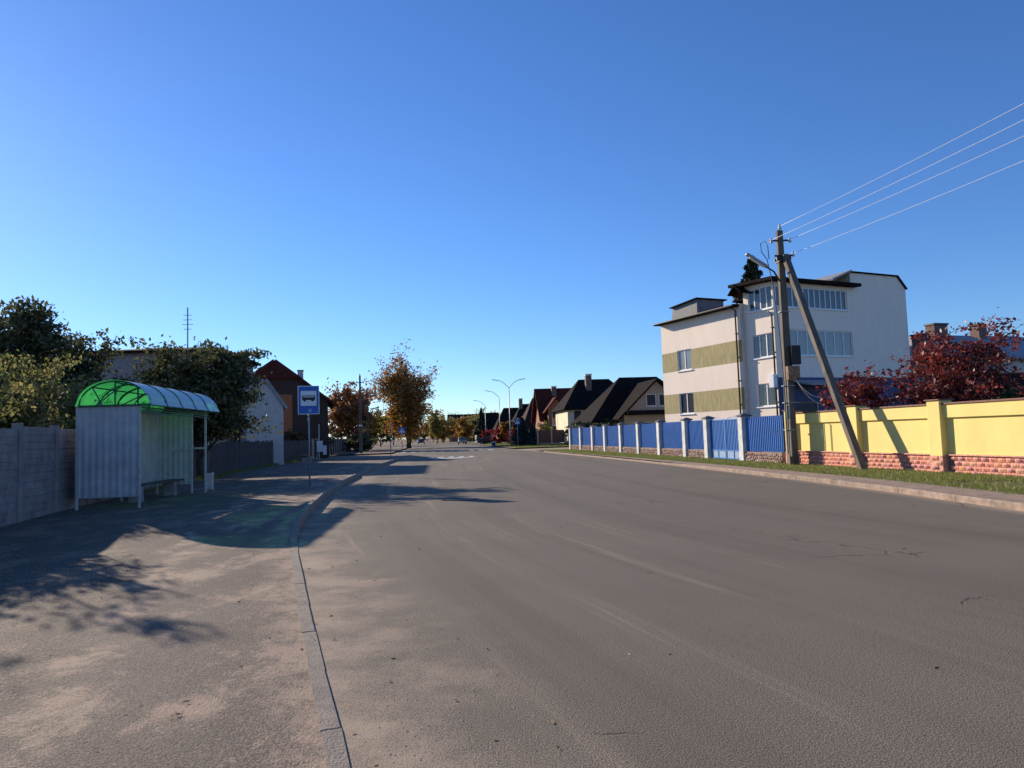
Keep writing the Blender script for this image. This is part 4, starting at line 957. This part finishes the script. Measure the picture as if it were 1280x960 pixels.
gable_house('brown_roof_house', 'long low roof beyond the orange tree at the street end', -22, 250, .1, 14, 11, 6, 9.6, 'orange_brick', 'roof_brown', [(1, 2.5, 3, 4.4, 2)], 'x', .8, group='far houses on the right')
# brown fence on the far lawn
br = thing('brown_fence', 'brown metal fence with pale posts across the far lawn', 'fence', (3.3, 99, .1), math.radians(-9))
for i in range(6):
    g = MB(); g.box(i*1.9-.1, i*1.9+.1, -.1, .1, 0, 2.25); g.build('post', M['beige'], br)
    if i < 5: corr(g := MB(), (i*1.9+.1, 0, 0), (1, 0, 0), 1.7, .25, 2.0, .2); g.build('fence_sheet', M['brown_fence'], br, recalc=False)
g = MB(); g.box(-.2, 9.6, -.15, .15, 0, .22); g.build('plinth', M['concrete'], br)

# right house behind the crimson tree
hR = gable_house('grey_roof_house', 'house with light grey roof and chimneys at the right edge', 30.2, 50, .3, 16, 10, 6.2, 8.3, 'white_wall', 'roof_grey', [(2, 3.6, 3.6, 5, 2), (6, 7.6, 3.6, 5, 2)], 'x', .6, hip=2.5)
for i, (cx, cy, wd_, zt) in enumerate(((-.5, 1.5, .3, 7.7), (3.9, 4, .65, 8.9), (8.7, 4.5, .42, 9.0))):
    g = MB(); g.box(cx-wd_/1, cx+wd_/1, cy-.4, cy+.4, 5.8, zt); ch = g.build('chimney', M['chimney'], hR)
    g = MB(); g.box(cx-wd_-.08, cx+wd_+.08, cy-.48, cy+.48, zt, zt+.12); g.build('chimney_cap', M['dark_metal'], ch)
sr = gable_house('garden_shed', 'low dark roofed shed behind the shrub at the right edge', 20.6, 29.5, .25, 5, 4, 2.4, 3.6, 'grey_wall', 'roof_dark', [], 'x', .4)
sr['category'] = 'shed'

# left houses
gable_house('flat_grey_house', 'grey house with low dark roof behind the trees', -27.5, 47, .1, 8, 9, 8.0, 8.7, 'grey_wall', 'roof_dark', [(5, 6.4, 4.5, 6, 2)], 'x', .5, hip=3)
an = thing('roof_antenna', 'thin television antenna mast above the grey house', 'antenna', (-20.6, 45.6, 0))
g = MB(); g.tube([(0, 0, 0), (0, 0, 10.4)], .04, 6); g.build('mast', M['grey_metal'], an)
for z, L in ((9.9, .25), (9.6, .3), (9.3, .35), (9.0, .25)): g = MB(); g.beam((-L, 0, z), (L, 0, z), .03); g.build('antenna_bar', M['grey_metal'], an)
wg = gable_house('white_gable_shed', 'white gabled outbuilding beside the rounded dark tree', -17.3, 46.7, .36, 2.3, 6, 4.0, 5.7, 'white_wall', 'roof_grey', [], 'y', .15)
wg['category'] = 'outbuilding'
lg = gable_house('low_grey_house', 'low pale grey house wall behind the plank fence', -23.6, 44.5, .12, 5.0, 6, 2.5, 3.6, 'white_wall', 'roof_grey', [], 'x', .2)
hL = gable_house('half_hip_house', 'brown house with red half hipped roof behind the bus stop sign', -26.6, 65, .26, 9.6, 11, 5.4, 9.3, 'dark_wood', 'roof_red', [], 'y', .5, hip=.45)
fr_ = lambda s, d, z: (s, -d, z)
g = MB(); g.box(3.0, 6.4, -.06, -.01, 2.6, 6.0); g.build('brick_panel', M['orange_brick'], hL)
window(hL, fr_, 3.4, 4.9, 3.1, 5.0, 2, 'curtain', -.12)
g = MB(); g.box(6.9, 7.4, .2, .7, 5.5, 8.2); ch = g.build('chimney', M['white_wall'], hL); g = MB(); g.box(6.85, 7.45, .15, .75, 8.2, 8.3); g.build('chimney_cap', M['dark_metal'], ch)

# ------------------------------------------------------------------ cars far down the road
def car(label, x, y, rz, paint):
    t = thing('parked_car', label, 'car', (x, y, .0), rz, 'cars far down the street')
    prof = [(-2.1,.35),(-2.12,.75),(-1.95,.92),(-1.2,.98),(-.55,1.42),(.9,1.45),(1.7,1.0),(2.1,.92),(2.15,.4)]
    n = len(prof); g = MB(); g.poly([(yy, xx, z) for yy in (-.85, .85) for xx, z in prof], [tuple(range(n)), tuple(range(2*n-1, n-1, -1))]+[(k, n+k, n+(k+1) % n, (k+1) % n) for k in range(n)])
    b = g.build('body', M[paint], t, bevel=.08, smooth=False)
    g = MB(); g.poly([(-.7, -1.13, 1.0), (.7, -1.13, 1.0), (.62, -.6, 1.38), (-.62, -.6, 1.38)], [(0,1,2,3)]); g.v = [(a, b_-.06, c+.03) for a, b_, c in g.v]; g.build('windscreen', M['glass'], b, recalc=False)
    for sx in (-1, 1):
        g = MB(); g.box(sx*.6-.16, sx*.6+.16, -2.16, -2.1, .62, .76); g.build('headlight', M['lamp_glass'], t)
        g = MB(); g.poly([(sx*.865, -.9, 1.0), (sx*.865, 1.3, 1.0), (sx*.865, .8, 1.36), (sx*.865, -.5, 1.36)], [(0,1,2,3)]); g.build('side_window', M['glass'], b, recalc=False)
        for yy in (-1.35, 1.35):
            g = MB(); g.tube([(sx*.72, yy, .32), (sx*.9, yy, .32)], .32, 16); wh = g.build('wheel', M['tyre'], t)
            g = MB(); g.tube([(sx*.88, yy, .32), (sx*.91, yy, .32)], .19, 12); g.build('rim', M['grey_metal'], wh)
car('dark car driving far down the road', -25.0, 195, .13, 'paint_car')
car('grey car parked right of the far road by the orange tree', -11.3, 158, .13, 'paint_car2')
car('dark car parked beside the red bushes', -4.4, 133, 1.3, 'paint_car')
bl2 = thing('roadside_bollard', 'short white concrete bollard at the far lawn corner', 'bollard', (-2.9, 103, .1))
g = MB(); g.box(-.35, .35, -.2, .2, 0, .65); g.build('block', M['white_wall'], bl2, bevel=.03)
g = MB(); g.box(-.22, .22, -.22, -.19, .1, .5); g.build('recess_shade_panel', M['black'], bl2)  # black panel on the block face, painted as the shade of a recess

# ------------------------------------------------------------------ small ground things
gr = thing('storm_drain', 'cast iron storm drain grate in the middle of the road', 'drain grate', (-1.5, 17.8, .004), -.5)
g = MB(); g.box(-.36, .36, -.03, 0, 0, .012); g.box(-.36, .36, .5, .53, 0, .012); g.box(-.36, -.33, 0, .5, 0, .012); g.box(.33, .36, 0, .5, 0, .012); g.build('frame', M['dark_metal'], gr)
g = MB(); g.box(-.33, .33, 0, .5, 0, .003); g.build('pit_shade_plate', M['black'], gr)  # thin black plate painted as the shade below the bars
for k in range(7): g = MB(); g.box(-.29+k*.09, -.245+k*.09, .0, .5, .004, .011); g.build('bar', M['kerb'], gr)
rng = np.random.default_rng(9)
def scatter(name, label, n, region, size, m, zoff, flat, seed):
    r = np.random.default_rng(seed); P = []
    while len(P) < n:
        q = region(r)
        if q: P.append(q)
    P = np.array(P); P[:, 2] += zoff
    s = size*r.uniform(.4, 1.3, n)**1.5; V = []; F = []
    base = np.array([(1,0,0),(.3,.9,0),(-.8,.5,0),(-.8,-.6,0),(.4,-.9,0),(.1,0,1)]); fc = [(0,1,5),(1,2,5),(2,3,5),(3,4,5),(4,0,5)]
    for i in range(n):
        a = r.uniform(0, 2*PI); c, d = math.cos(a), math.sin(a); b = base*np.array([1, r.uniform(.5, 1), flat])*(1+r.normal(size=(6, 3))*.15)
        v = np.stack([b[:, 0]*c-b[:, 1]*d, b[:, 0]*d+b[:, 1]*c, np.maximum(b[:, 2], -.05)], 1)*s[i]+P[i]; V.append(v); F += [tuple(6*i+j for j in f) for f in fc]
    o = link(name, npmesh(name, np.concatenate(V), np.array(F), m)); o['kind'] = 'stuff'; o['label'] = label
def left_region(r):
    y = 2.2+14*r.uniform()**1.6; x = XL(y)-.2-r.uniform()**.6*6
    if x < XF(y)+.2: return None
    d = XL(y)-x
    if d < 2.0 and r.uniform() < .8: return None
    return (x, y, walk_z(y))
def road_region(r):
    y = 2.5+25*r.uniform()**1.5; d = abs(r.normal())*.55+.03
    return (XL(y)+d, y, 0)
scatter('gravel', 'loose grit and gravel on the left pavement', 9000, left_region, .011, M['pebble'], 0, .32, 1)
scatter('road_grit', 'small stones along the left kerb on the road', 1800, road_region, .008, M['pebble'], 0, .4, 2)
def leaf_region(r):
    y = 2.5+22*r.uniform()**1.4; d = r.normal()*1.0
    x = XL(y)+d
    return (x, y, walk_z(y)+.012 if d < -.17 else (.006 if d > 0 else kz(y)+.012))
P = []; r = np.random.default_rng(4)
for i in range(170): P.append(leaf_region(r))
for i in range(60):
    y = 4+25*r.uniform(); P.append((XL(y)+r.uniform()*(XR(y)-XL(y)), y, .008))
V, F = quads(np.array(P), .024, r, flat=.0); V[:, 2] = np.maximum((V[:, 2]-np.repeat(np.array(P)[:, 2], 4))*.3, -.004)+np.repeat(np.array(P)[:, 2], 4)
o = link('fallen_leaves', npmesh('fallen_leaves', V, F, LM['brown'])); o['kind'] = 'stuff'; o['label'] = 'dry brown fallen leaves scattered along the kerb'
